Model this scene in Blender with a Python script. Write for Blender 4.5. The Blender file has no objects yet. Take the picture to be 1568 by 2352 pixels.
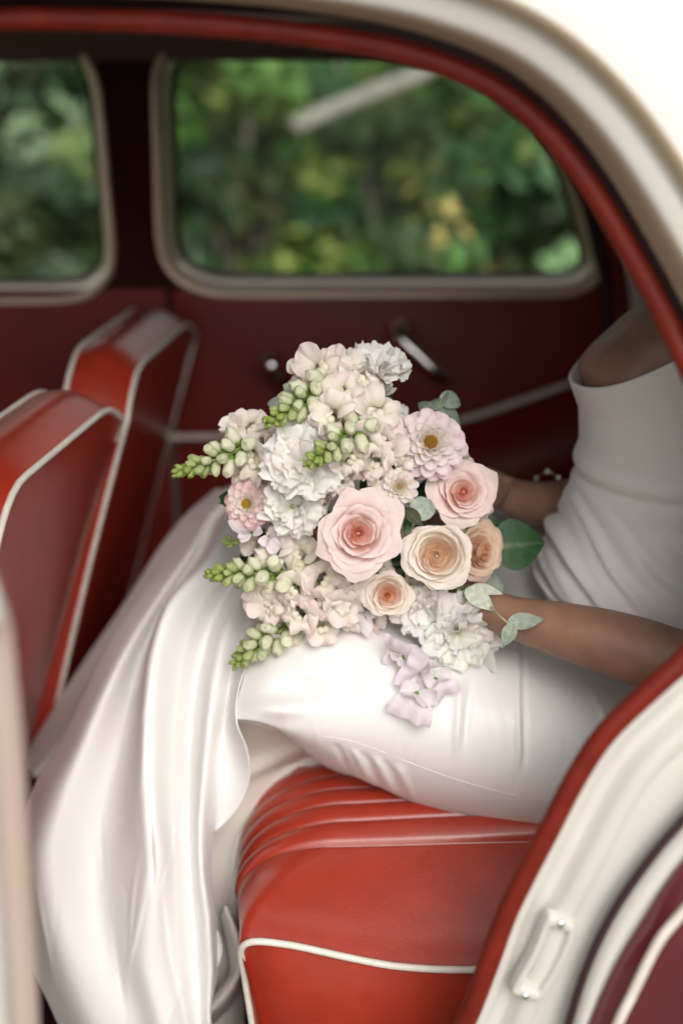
import bpy, bmesh, math, random
import numpy as np
from mathutils import Vector, Matrix

# ------------------------------------------------------------------ camera, sky, sun, exposure
SC = bpy.context.scene
COL = SC.collection
CAM_H = 1.52
PITCH = 18.0
FPX = 50.0 / 36.0 * 2352.0          # focal length in units of a 1568 x 2352 frame

cam_data = bpy.data.cameras.new('camera')
cam = bpy.data.objects.new('camera', cam_data)
COL.objects.link(cam)
cam.location = (0, 0, CAM_H)
cam.rotation_euler = (math.radians(90 - PITCH), 0, 0)
cam_data.sensor_fit = 'VERTICAL'
cam_data.sensor_height = 36.0
cam_data.sensor_width = 24.0
cam_data.lens = 50.0
cam_data.clip_start = 0.05
cam_data.clip_end = 500.0
cam_data.dof.use_dof = True
cam_data.dof.focus_distance = 1.455
cam_data.dof.aperture_fstop = 1.5
SC.camera = cam

SUN_EL = math.radians(37)
SUN_AZ = math.radians(166)           # compass direction the light comes from (0 = +Y, clockwise)
world = bpy.data.worlds.new('World')
SC.world = world
world.use_nodes = True
wn = world.node_tree.nodes
wl = world.node_tree.links
wn.clear()
w_out = wn.new('ShaderNodeOutputWorld')
w_bg = wn.new('ShaderNodeBackground')
w_sky = wn.new('ShaderNodeTexSky')
w_hsv = wn.new('ShaderNodeHueSaturation')
w_sky.sky_type = 'NISHITA'
w_sky.sun_disc = False
w_sky.sun_elevation = SUN_EL
w_sky.sun_rotation = SUN_AZ
w_sky.air_density = 1.0
w_sky.dust_density = 4.0
w_hsv.inputs['Saturation'].default_value = 0.12      # thin overcast: nearly neutral sky light
w_bg.inputs['Strength'].default_value = 0.15
wl.new(w_sky.outputs['Color'], w_hsv.inputs['Color'])
w_mul = wn.new('ShaderNodeMix')
w_mul.data_type = 'RGBA'
w_mul.blend_type = 'MULTIPLY'
w_mul.inputs[0].default_value = 1.0
w_mul.inputs[7].default_value = (1.0, 0.975, 0.945, 1)      # white balance of the picture: slightly warm
wl.new(w_hsv.outputs['Color'], w_mul.inputs[6])
wl.new(w_mul.outputs[2], w_bg.inputs['Color'])
wl.new(w_bg.outputs['Background'], w_out.inputs['Surface'])

sun_data = bpy.data.lights.new('sun', 'SUN')
sun_data.energy = 0.65
sun_data.angle = math.radians(32)
sun_data.color = (1.0, 0.968, 0.925)
sun = bpy.data.objects.new('sun', sun_data)
COL.objects.link(sun)
sd = Vector((math.sin(SUN_AZ) * math.cos(SUN_EL), math.cos(SUN_AZ) * math.cos(SUN_EL), math.sin(SUN_EL)))
sun.rotation_euler = (-sd).to_track_quat('-Z', 'Y').to_euler()
sun.location = sd * 20

SC.view_settings.view_transform = 'Standard'
SC.view_settings.look = 'None'
SC.view_settings.exposure = 0.33
SC.view_settings.gamma = 1.0
SC.view_settings.use_curve_mapping = False
SC.render.engine = 'CYCLES'
SC.cycles.max_bounces = 6
SC.cycles.diffuse_bounces = 4
SC.cycles.glossy_bounces = 3
SC.cycles.caustics_reflective = False
SC.cycles.caustics_refractive = False
SC.cycles.transparent_max_bounces = 16

# ------------------------------------------------------------------ helpers
_s, _c = math.sin(math.radians(PITCH)), math.cos(math.radians(PITCH))

def P(px, py, Y):
    """point of the place at distance Y across the car seen at (px, py)"""
    a = (px - 784.0) / FPX
    v = (1176.0 - py) / FPX
    t = Y / (_c + v * _s)
    return Vector((a * t, Y, CAM_H + t * (-_s + v * _c)))

def to_px(p):
    d = Vector(p) - Vector((0, 0, CAM_H))
    depth = d.y * _c - d.z * _s
    up = d.y * _s + d.z * _c
    return 784 + d.x / depth * FPX, 1176 - up / depth * FPX

def cr(pts, t, closed=False):
    """Catmull-Rom through pts, t in 0..1"""
    n = len(pts)
    seg = n if closed else n - 1
    x = min(max(t, 0), 1) * seg
    i = min(int(x), seg - 1)
    f = x - i
    def g(k):
        if closed:
            return pts[k % n]
        if k < 0:
            return pts[0] * 2 - pts[1]
        if k >= n:
            return pts[-1] * 2 - pts[-2]
        return pts[k]
    p0, p1, p2, p3 = g(i - 1), g(i), g(i + 1), g(i + 2)
    return 0.5 * ((2 * p1) + (p2 - p0) * f + (2 * p0 - 5 * p1 + 4 * p2 - p3) * f * f + (3 * p1 - p0 - 3 * p2 + p3) * f ** 3)

def spline(pts, n, closed=False):
    pts = [np.array(p, dtype=float) for p in pts]
    if closed:
        return [cr(pts, k / n, True) for k in range(n)]
    return [cr(pts, k / (n - 1)) for k in range(n)]

def resample(pts, n, closed=False):
    """even arc length resampling of a dense polyline"""
    p = np.array(pts, float)
    if closed:
        p = np.vstack([p, p[:1]])
    d = np.r_[0, np.cumsum(np.linalg.norm(np.diff(p, axis=0), axis=1))]
    q = np.linspace(0, d[-1], n + 1)[:-1] if closed else np.linspace(0, d[-1], n)
    return np.stack([np.interp(q, d, p[:, k]) for k in range(p.shape[1])], 1)

def sm(a, b, x):
    t = min(max((x - a) / (b - a), 0.0), 1.0)
    return t * t * (3 - 2 * t)

def world_of(o):
    m = o.matrix_basis.copy()
    return world_of(o.parent) @ o.matrix_parent_inverse @ m if o.parent else m

LOCAL = [False]      # True while a thing is built in its own local coordinates

def link(name, me, mat, parent=None, smooth=True):
    o = bpy.data.objects.new(name, me)
    COL.objects.link(o)
    if mat is not None and len(me.materials) == 0:
        me.materials.append(mat)
    if smooth and len(me.polygons):
        me.polygons.foreach_set('use_smooth', [True] * len(me.polygons))
    if parent is not None:
        o.parent = parent
        if not LOCAL[0]:
            o.matrix_parent_inverse = world_of(parent).inverted()
    return o

def mesh(name, verts, faces, mat, parent=None, smooth=True, col=None):
    me = bpy.data.meshes.new(name)
    me.from_pydata([tuple(map(float, v)) for v in verts], [], faces)
    if col is not None:
        a = me.color_attributes.new('Col', 'FLOAT_COLOR', 'POINT')
        c = np.ones((len(verts), 4), np.float32)
        c[:, :3] = np.array(col, np.float32)
        a.data.foreach_set('color', c.ravel())
    me.update()
    return link(name, me, mat, parent, smooth)

def grid_faces(nr, nc, wrap_c=False, base=0, flip=False):
    f = []
    for i in range(nr - 1):
        for j in range(nc if wrap_c else nc - 1):
            k = (j + 1) % nc
            q = (base + i * nc + j, base + i * nc + k, base + (i + 1) * nc + k, base + (i + 1) * nc + j)
            f.append(q[::-1] if flip else q)
    return f

def grid(name, g, mat, parent=None, wrap=False, flip=False, smooth=True, thick=None):
    nr, nc = len(g), len(g[0])
    o = mesh(name, [p for r in g for p in r], grid_faces(nr, nc, wrap, 0, flip), mat, parent, smooth)
    if thick:
        m = o.modifiers.new('thickness', 'SOLIDIFY')
        m.thickness = thick
        m.offset = -1
    return o

def tube_geo(path, rad, ns=10, closed=False, cap=True):
    path = [Vector(p) for p in path]
    n = len(path)
    rr = rad if hasattr(rad, '__len__') else [rad] * n
    V, F = [], []
    nrm = None
    for i, p in enumerate(path):
        a = path[(i - 1) % n] if (closed or i > 0) else path[i]
        b = path[(i + 1) % n] if (closed or i < n - 1) else path[i]
        t = (b - a).normalized()
        if nrm is None:
            nrm = t.orthogonal().normalized()
        nrm = (nrm - t * nrm.dot(t)).normalized()
        bi = t.cross(nrm)
        for k in range(ns):
            an = 2 * math.pi * k / ns
            V.append(p + (nrm * math.cos(an) + bi * math.sin(an)) * rr[i])
    F += grid_faces(n, ns, True)
    if closed:
        b0 = (n - 1) * ns
        for k in range(ns):
            F.append((b0 + k, b0 + (k + 1) % ns, (k + 1) % ns, k))
    elif cap:
        F.append(tuple(range(ns))[::-1])
        F.append(tuple(range((n - 1) * ns, n * ns)))
    return V, F

def tube(name, path, rad, mat, parent=None, ns=10, closed=False):
    V, F = tube_geo(path, rad, ns, closed)
    return mesh(name, V, F, mat, parent)

def lathe_geo(profile, ns=24):
    """profile of (radius, height) about local Z"""
    V = []
    for r, z in profile:
        for k in range(ns):
            a = 2 * math.pi * k / ns
            V.append((r * math.cos(a), r * math.sin(a), z))
    return V, grid_faces(len(profile), ns, True)

def empty(name, loc=(0, 0, 0)):
    o = bpy.data.objects.new(name, None)
    o.empty_display_size = 0.05
    o.location = loc
    COL.objects.link(o)
    return o

def tag(o, label=None, cat=None, group=None, kind=None):
    if label: o['label'] = label
    if cat: o['category'] = cat
    if group: o['group'] = group
    if kind: o['kind'] = kind
    return o

# ------------------------------------------------------------------ materials
def mat(name, color, rough=0.5, metal=0.0, coat=0.0, coat_rough=0.1, sheen=0.0, sss=0.0, spec=0.5,
        bump=None, vary=None, attr=None, transl=0.0, aniso=0.0, sheen_rough=0.4):
    m = bpy.data.materials.new(name)
    m.use_nodes = True
    nt = m.node_tree
    N, L = nt.nodes, nt.links
    N.clear()
    out = N.new('ShaderNodeOutputMaterial')
    b = N.new('ShaderNodeBsdfPrincipled')
    b.inputs['Base Color'].default_value = (*color, 1)
    b.inputs['Roughness'].default_value = rough
    b.inputs['Metallic'].default_value = metal
    b.inputs['Coat Weight'].default_value = coat
    b.inputs['Coat Roughness'].default_value = coat_rough
    b.inputs['Sheen Weight'].default_value = sheen
    b.inputs['Sheen Roughness'].default_value = sheen_rough
    b.inputs['Specular IOR Level'].default_value = spec
    b.inputs['Anisotropic'].default_value = aniso
    if sss:
        b.inputs['Subsurface Weight'].default_value = sss
        b.inputs['Subsurface Radius'].default_value = (0.01, 0.005, 0.003)
        b.inputs['Subsurface Scale'].default_value = 1.0
    tc = N.new('ShaderNodeTexCoord')
    src = None
    if attr:
        at = N.new('ShaderNodeAttribute')
        at.attribute_name = attr
        src = at.outputs['Color']
    if vary:
        # vary = (scale, amount, detail): large-scale mottling of the colour itself
        nz = N.new('ShaderNodeTexNoise')
        nz.inputs['Scale'].default_value = vary[0]
        nz.inputs['Detail'].default_value = vary[2] if len(vary) > 2 else 4
        L.new(tc.outputs['Object'], nz.inputs['Vector'])
        mr = N.new('ShaderNodeMapRange')
        mr.inputs['From Min'].default_value = 0.3
        mr.inputs['From Max'].default_value = 0.7
        mr.inputs['To Min'].default_value = 1 - vary[1]
        mr.inputs['To Max'].default_value = 1 + vary[1]
        L.new(nz.outputs['Fac'], mr.inputs['Value'])
        mx = N.new('ShaderNodeMix')
        mx.data_type = 'RGBA'
        mx.blend_type = 'MULTIPLY'
        mx.inputs[0].default_value = 1.0
        if src is not None:
            L.new(src, mx.inputs[6])
        else:
            mx.inputs[6].default_value = (*color, 1)
        L.new(mr.outputs['Result'], mx.inputs[7])
        src = mx.outputs[2]
    if src is not None:
        L.new(src, b.inputs['Base Color'])
    if bump:
        # bump = list of (scale, strength, distance, kind)
        prev = None
        for sc_, st_, di_, kd_ in bump:
            if kd_ == 'voronoi':
                nz = N.new('ShaderNodeTexVoronoi')
                nz.inputs['Scale'].default_value = sc_
                o_ = nz.outputs['Distance']
            else:
                nz = N.new('ShaderNodeTexNoise')
                nz.inputs['Scale'].default_value = sc_
                nz.inputs['Detail'].default_value = 3
                o_ = nz.outputs['Fac']
            L.new(tc.outputs['Object'], nz.inputs['Vector'])
            bp = N.new('ShaderNodeBump')
            bp.inputs['Strength'].default_value = st_
            bp.inputs['Distance'].default_value = di_
            L.new(o_, bp.inputs['Height'])
            if prev is not None:
                L.new(prev, bp.inputs['Normal'])
            prev = bp.outputs['Normal']
        L.new(prev, b.inputs['Normal'])
    if transl:
        tr = N.new('ShaderNodeBsdfTranslucent')
        if src is not None:
            L.new(src, tr.inputs['Color'])
        else:
            tr.inputs['Color'].default_value = (*color, 1)
        ms = N.new('ShaderNodeMixShader')
        ms.inputs[0].default_value = transl
        L.new(b.outputs[0], ms.inputs[1])
        L.new(tr.outputs[0], ms.inputs[2])
        L.new(ms.outputs[0], out.inputs['Surface'])
    else:
        L.new(b.outputs[0], out.inputs['Surface'])
    return m

M = {}
M['paint'] = mat('cream_paint', (0.62, 0.60, 0.555), 0.34, coat=0.3, coat_rough=0.12, vary=(9, 0.05, 8), bump=[(22, 0.12, 0.004, 'noise')])
M['maroon'] = mat('maroon_paint', (0.11, 0.014, 0.020), 0.22, coat=1.0, coat_rough=0.04)
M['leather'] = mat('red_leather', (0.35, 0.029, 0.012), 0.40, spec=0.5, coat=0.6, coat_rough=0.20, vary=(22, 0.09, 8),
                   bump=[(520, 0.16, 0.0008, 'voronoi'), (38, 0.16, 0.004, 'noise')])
M['leather_shaded'] = mat('red_leather_shaded', (0.17, 0.016, 0.008), 0.45, spec=0.25, vary=(10, 0.15), bump=[(700, 0.12, 0.0006, 'voronoi'), (30, 0.1, 0.003, 'noise')])  # same red leather, darkened in colour for the dim interior
M['vinyl'] = mat('red_windlace_vinyl', (0.16, 0.014, 0.007), 0.50, spec=0.25, coat=0.0, coat_rough=0.25, vary=(30, 0.22), bump=[(55, 0.35, 0.003, 'noise'), (600, 0.1, 0.0006, 'voronoi')])
M['piping'] = mat('cream_piping', (0.72, 0.67, 0.60), 0.5, vary=(60, 0.08), bump=[(260, 0.25, 0.001, 'noise')])
M['rubber'] = mat('dark_rubber', (0.035, 0.012, 0.014), 0.6)
M['roofcloth'] = mat('headlining_shaded', (0.17, 0.135, 0.12), 0.9, sheen=0.1, bump=[(180, 0.3, 0.001, 'noise')])  # same cloth as the quarter panel, roof shade put into its colour
M['cloth'] = mat('quarter_cloth_lit', (0.76, 0.66, 0.61), 0.9, sheen=0.2, vary=(25, 0.10, 6), bump=[(180, 0.3, 0.001, 'noise')])  # lit copy of the headlining cloth, light put into its colour
M['frame'] = mat('beige_window_frame', (0.92, 0.77, 0.60), 0.30, metal=0.35, coat=.6, coat_rough=.15)
M['doortrim'] = mat('door_edge_trim', (0.55, 0.43, 0.37), 0.6)
M['beige'] = mat('tan_header_bands', (0.50, 0.39, 0.27), 0.5)  # tan colour for the step bands along the header
M['pillar'] = mat('pillar_trim_shaded', (0.04, 0.009, 0.006), 0.7, spec=0.1, vary=(12, 0.2))  # shade between the far windows put into a near-black colour
M['chrome'] = mat('chrome', (0.90, 0.88, 0.85), 0.08, metal=1.0)
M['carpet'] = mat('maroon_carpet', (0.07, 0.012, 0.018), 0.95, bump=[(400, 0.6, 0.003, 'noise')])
M['satin'] = mat('white_satin', (0.80, 0.785, 0.768), 0.46, spec=0.45, sheen=0.25, bump=[(16, 0.07, 0.008, 'noise'), (70, 0.10, 0.0025, 'noise'), (1100, 0.06, 0.0005, 'noise')])
M['lining'] = mat('ivory_lining', (0.78, 0.74, 0.67), 0.5, bump=[(20, 0.1, 0.006, 'noise')])
M['skin'] = mat('brown_skin', (0.30, 0.165, 0.11), 0.46, sss=0.08, vary=(45, 0.14, 8), bump=[(420, 0.22, 0.0008, 'voronoi'), (50, .12, .002, 'noise')])
M['hair'] = mat('dark_hair', (0.018, 0.012, 0.009), 0.45, bump=[(120, 0.5, 0.003, 'noise')])

def glass_mat():
    m = bpy.data.materials.new('window_glass')
    m.use_nodes = True
    N, L = m.node_tree.nodes, m.node_tree.links
    N.clear()
    out = N.new('ShaderNodeOutputMaterial')
    t = N.new('ShaderNodeBsdfTransparent')
    t.inputs['Color'].default_value = (0.90, 0.94, 0.91, 1)
    g = N.new('ShaderNodeBsdfGlossy')
    g.inputs['Roughness'].default_value = 0.03
    lw = N.new('ShaderNodeFresnel')
    lw.inputs['IOR'].default_value = 1.45
    ms = N.new('ShaderNodeMixShader')
    L.new(lw.outputs[0], ms.inputs[0])
    L.new(t.outputs[0], ms.inputs[1])
    L.new(g.outputs[0], ms.inputs[2])
    L.new(ms.outputs[0], out.inputs['Surface'])
    return m
M['glass'] = glass_mat()
# ------------------------------------------------------------------ ground
def build_ground():
    m = mat('gravel_ground', (0.20, 0.185, 0.14), 0.9, vary=(3, 0.25, 8), bump=[(40, 0.6, 0.02, 'noise')])
    n = 24
    g = []
    for i in range(n + 1):
        row = []
        for j in range(n + 1):
            a, b = (i / n * 2 - 1), (j / n * 2 - 1)
            x, y = 150 * a * abs(a) ** 1.5, 150 * b * abs(b) ** 1.5
            row.append((x, y, 0.0))
        g.append(row)
    o = grid('ground', g, m, flip=True)
    tag(o, kind='structure')
build_ground()

# ------------------------------------------------------------------ the car
car = empty('vintage_car', (0, 1.7, 0))
tag(car, 'cream vintage car with red leather interior, its rear door opening in view', 'car')

def body_y(z):
    return 1.10 + 0.22 * max(0.0, z - 1.0) ** 1.4

def on_body(px, py):
    y = 1.1
    for _ in range(8):
        p = P(px, py, y)
        y = body_y(p.z)
    return P(px, py, y)

OPEN_PX = [(-125, 110), (-70, 55), (0, 40), (200, 43), (400, 51), (600, 67), (800, 94), (950, 126), (1100, 180),
           (1210, 250), (1310, 350), (1400, 475), (1480, 610), (1530, 700), (1585, 810), (1645, 960), (1672, 1120),
           (1665, 1270), (1625, 1420), (1568, 1515), (1522, 1558), (1398, 1675), (1325, 1780), (1259, 1907), (1208, 2005),
           (1162, 2100), (1120, 2216), (1075, 2332), (1025, 2430), (945, 2530), (800, 2610), (600, 2640), (200, 2640),
           (-20, 2590), (-100, 2450), (-135, 2200), (-145, 1700), (-150, 1000), (-145, 400)]
loop = resample(spline([on_body(*q) for q in OPEN_PX], 400, True), 320, True)
NL = len(loop)
cen = loop.mean(0)
nor = []
for i in range(NL):
    t = loop[(i + 2) % NL] - loop[i - 2]
    n = np.array([t[2], 0, -t[0]])
    n /= np.linalg.norm(n)
    if np.dot(n, (loop[i] - cen) * [1, 0, 1]) < 0:
        n = -n
    nor.append(n)
# smooth the normals a little
nor = np.array(nor)
for _ in range(3):
    nor = (np.roll(nor, 1, 0) + nor * 2 + np.roll(nor, -1, 0)) / 4
nor /= np.linalg.norm(nor, axis=1)[:, None]

wlp = np.array([p + np.array([0, 0.055 * sm(1.1, 1.3, p[2]), 0]) for p in loop])
tube('windlace', wlp, 0.0098, M['vinyl'], car, 12, closed=True)

HEAD = [(2, -85), (8, -72), (14, -66), (20, -60), (25, -14), (30, 6), (33, 8), (46, 10), (49, 10), (53, 18), (58, 30), (62, 34), (65, 33), (69, 28)]
LOWR = [(4, -26), (7, -4), (10, 0), (13.5, 1), (17, -1), (19, -4), (30, -4), (33, -2), (38, 8), (43, 12), (52, 13), (55, 9.5), (59, 12.5), (72, 13)]
rows = []
for i in range(NL):
    z = loop[i][2]
    w = sm(1.27, 1.07, z) if nor[i][0] > -0.2 else sm(1.35, 1.2, z)
    r = []
    for a, b in zip(HEAD, LOWR):
        n = (a[0] * (1 - w) + b[0] * w) / 1000
        d = (a[1] * (1 - w) + b[1] * w) / 1000
        r.append(loop[i] + nor[i] * n + np.array([0, -d, 0]))
    n0, d0 = n, d
    roof = max(0.0, nor[i][2]) ** 0.7 * (1 - w)
    for k in range(1, 13):
        th = k / 12 * math.pi / 2
        nn = (0.30 * math.sin(th)) * roof + 0.30 * (k / 12) * (1 - roof) * (1 - w) + w * 0.045 * k / 12
        yy = (0.30 * (1 - math.cos(th))) * roof + 0.04 * (k / 12) ** 2 * (1 - roof) * (1 - w)
        r.append(loop[i] + nor[i] * (n0 + nn) + np.array([0, -d0 + yy, 0]))
    rows.append(r)
rows.append(rows[0])
bs = grid('body_side', rows, M['paint'], car, thick=0.002)
bs.data.materials.append(M['beige'])
bs.data.materials.append(M['rubber'])
ncol = len(rows[0])
mi = [0] * len(bs.data.polygons)
for i in range(NL):
    if loop[i][2] > 1.2 and nor[i][0] > -0.3:
        for j in (3, 4, 9, 10):
            mi[i * (ncol - 1) + j] = 1
        for j in (0, 1, 2):
            mi[i * (ncol - 1) + j] = 2
bs.data.polygons.foreach_set('material_index', mi)

# outer roof skin and headlining
def roof_z(x, y):
    q = abs(y - 1.72) / 0.5
    return 1.655 - 0.045 * q ** 3 - 0.9 * max(0, x - 0.30) ** 2 - 0.25 * max(0, -0.6 - x) ** 2
g = [[(x, y, roof_z(x, y) + 0.012) for y in np.linspace(1.24, 2.26, 24)] for x in np.linspace(-1.5, 1.0, 40)]
grid('roof_panel', g, M['paint'], car, flip=True)
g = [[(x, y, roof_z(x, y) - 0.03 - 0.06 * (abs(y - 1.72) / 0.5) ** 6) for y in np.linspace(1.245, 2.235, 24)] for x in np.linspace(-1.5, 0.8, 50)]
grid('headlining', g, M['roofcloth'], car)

# ---- far wall with the two side windows
FW = 2.25
WIN_R = [(392, 200), (402, 150), (440, 120), (520, 110), (700, 111), (900, 122), (1040, 148), (1145, 188), (1212, 250), (1262, 340),
         (1308, 455), (1336, 555), (1345, 606), (1318, 634), (1240, 640), (900, 641), (560, 641), (478, 634), (424, 606), (402, 550), (396, 380)]
WIN_F = [(188, 176), (160, 134), (100, 117), (0, 117), (-300, 120), (-640, 150), (-760, 260), (-780, 600), (-700, 650), (-300, 655), (0, 656),
         (165, 651), (212, 625), (228, 580), (214, 400), (200, 230)]
from mathutils.geometry import tessellate_polygon
def far_loop(pts, n=120):
    return resample(spline([P(a, b, FW) for a, b in pts], 500, True), n, True)
def offset_loop(lp, d, dy=0.0):
    c = lp.mean(0)
    n_ = len(lp)
    out = []
    for i in range(n_):
        t = lp[(i + 2) % n_] - lp[i - 2]
        n = np.array([t[2], 0, -t[0]])
        n /= np.linalg.norm(n)
        if np.dot(n, lp[i] - c) < 0: n = -n
        out.append(lp[i] + n * d + np.array([0, dy, 0]))
    return np.array(out)
holes = []
for nm, pts in (('rear_side_window', WIN_R), ('front_side_window', WIN_F)):
    lp = far_loop(pts)
    holes.append(offset_loop(lp, 0.026, -0.012))
    # beige reveal: rolled section from the trim to the glass
    sec = [(0.029, -0.010), (0.028, -0.020), (0.024, -0.026), (0.019, -0.025), (0.013, -0.014), (0.007, 0.008), (0.002, 0.034), (0.0, 0.06)]
    rr = [list(offset_loop(lp, a, b)) for a, b in sec]
    fr = grid(nm, rr, M['frame'], car, wrap=True)
    gl = offset_loop(lp, 0.001, 0.045)
    mesh('pane', list(gl) , [tuple(range(len(gl)))], M['glass'], fr, smooth=False)
    seal = offset_loop(lp, -0.002, 0.041)
    tube('glass_seal', seal, 0.003, M['rubber'], fr, 8, closed=True)
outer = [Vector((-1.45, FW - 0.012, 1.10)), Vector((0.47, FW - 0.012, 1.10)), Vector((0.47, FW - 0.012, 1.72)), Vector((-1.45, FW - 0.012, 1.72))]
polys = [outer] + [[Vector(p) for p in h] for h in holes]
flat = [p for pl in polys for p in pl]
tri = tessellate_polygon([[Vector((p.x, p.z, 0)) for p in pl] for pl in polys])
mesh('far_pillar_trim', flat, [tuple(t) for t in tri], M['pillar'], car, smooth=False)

# lower door trims of the far side
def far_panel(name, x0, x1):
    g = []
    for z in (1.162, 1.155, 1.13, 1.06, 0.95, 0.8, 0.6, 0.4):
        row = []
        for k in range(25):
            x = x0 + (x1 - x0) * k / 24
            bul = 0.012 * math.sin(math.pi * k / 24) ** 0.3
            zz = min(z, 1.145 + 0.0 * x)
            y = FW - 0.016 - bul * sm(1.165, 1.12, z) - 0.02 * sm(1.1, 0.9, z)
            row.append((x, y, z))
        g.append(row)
    return grid(name, g, M['leather_shaded'], car, flip=True)
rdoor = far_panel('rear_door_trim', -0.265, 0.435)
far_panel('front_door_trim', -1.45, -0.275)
wl_px = [(1160, 140), (1225, 200), (1310, 310), (1372, 440), (1408, 570), (1428, 690), (1424, 780), (1395, 880), (1360, 980), (1340, 1100)]
wl_far = spline([P(a, b, 2.205) for a, b in wl_px], 60)
tube('far_windlace', wl_far, 0.011, M['vinyl'], car, 10)
tube('far_door_gap', [p + np.array([-0.022, 0.02, 0]) for p in wl_far], 0.009, M['rubber'], car, 8)
# pale quarter panel behind the far door
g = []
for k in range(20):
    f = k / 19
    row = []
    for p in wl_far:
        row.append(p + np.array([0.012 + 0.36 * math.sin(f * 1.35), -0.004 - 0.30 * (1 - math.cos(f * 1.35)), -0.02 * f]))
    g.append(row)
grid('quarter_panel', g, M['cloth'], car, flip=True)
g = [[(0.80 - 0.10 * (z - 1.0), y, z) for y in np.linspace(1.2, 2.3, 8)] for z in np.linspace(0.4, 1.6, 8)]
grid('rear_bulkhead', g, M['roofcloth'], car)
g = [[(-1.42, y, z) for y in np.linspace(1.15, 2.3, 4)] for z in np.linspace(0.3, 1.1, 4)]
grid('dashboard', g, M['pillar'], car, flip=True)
g = [[(x, y, 0.34) for y in np.linspace(1.1, 2.3, 4)] for x in np.linspace(-1.45, 0.85, 6)]
grid('floor_carpet', g, M['carpet'], car, flip=True)
g = [[(x, FW + 0.10, z) for x in np.linspace(-1.5, 1.0, 10)] for z in (0.3, 0.7, 1.08)]
grid('far_body_side', g, M['paint'], car)
# trim piping and padded armrest of the far door
pp = spline([P(a, b, 2.195) for a, b in [(372, 1005), (560, 1002), (760, 998), (950, 988), (1060, 965), (1190, 923), (1312, 880)]], 60)
tube('piping', pp, 0.0055, M['piping'], rdoor, 8)
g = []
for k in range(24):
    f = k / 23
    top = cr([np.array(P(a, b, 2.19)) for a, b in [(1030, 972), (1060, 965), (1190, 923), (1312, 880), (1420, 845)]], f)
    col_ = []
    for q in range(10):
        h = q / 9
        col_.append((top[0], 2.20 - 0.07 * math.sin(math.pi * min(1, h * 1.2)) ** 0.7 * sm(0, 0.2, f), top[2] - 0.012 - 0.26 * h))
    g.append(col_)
grid('armrest', g, M['leather_shaded'], rdoor)

# chrome window winder and door lever on the far door
def chrome_lever(name, boss, tip, rad, knob):
    b, t = P(*boss), P(*tip)
    V, F = lathe_geo([(0.0001, 0.040), (0.006, 0.0385), (0.011, 0.034), (0.0145, 0.027), (0.016, 0.020), (0.020, 0.012), (0.024, 0.0)], 20)
    V = [Vector((v[0], -v[2], v[1])) + b for v in map(Vector, V)]
    o = mesh(name, V, F, M['chrome'], rdoor)
    b2, t2 = b + Vector((0, -0.028, 0)), t + Vector((0, -0.042, 0))
    path = spline([b2, b2.lerp(t2, .3) + Vector((0, -.006, 0)), b2.lerp(t2, .7) + Vector((0, -.008, 0)), t2], 14)
    V2, F2 = tube_geo(path, [rad * (1.25 - .5 * k / 13) for k in range(14)], 12)
    me = o.data
    bm = bmesh.new(); bm.from_mesh(me)
    vs = [bm.verts.new(v) for v in V2]
    for f in F2: bm.faces.new([vs[i] for i in f])
    bm.to_mesh(me); bm.free()
    me.polygons.foreach_set('use_smooth', [True] * len(me.polygons))
    if knob:
        V, F = lathe_geo([(0.018 * max(1e-3, math.sin(math.pi * k / 12)), 0.018 - 0.018 * math.cos(math.pi * k / 12)) for k in range(13)], 16)
        V = [Vector((v[0], -v[2], v[1])) + t2 for v in map(Vector, V)]
        mesh('knob', V, F, M['chrome'], o)
    return o
chrome_lever('window_winder', (672, 895, 2.2), (628, 820, 2.2), 0.010, True)
chrome_lever('door_lever', (918, 768, 2.2), (1022, 862, 2.2), 0.0115, False)

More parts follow.
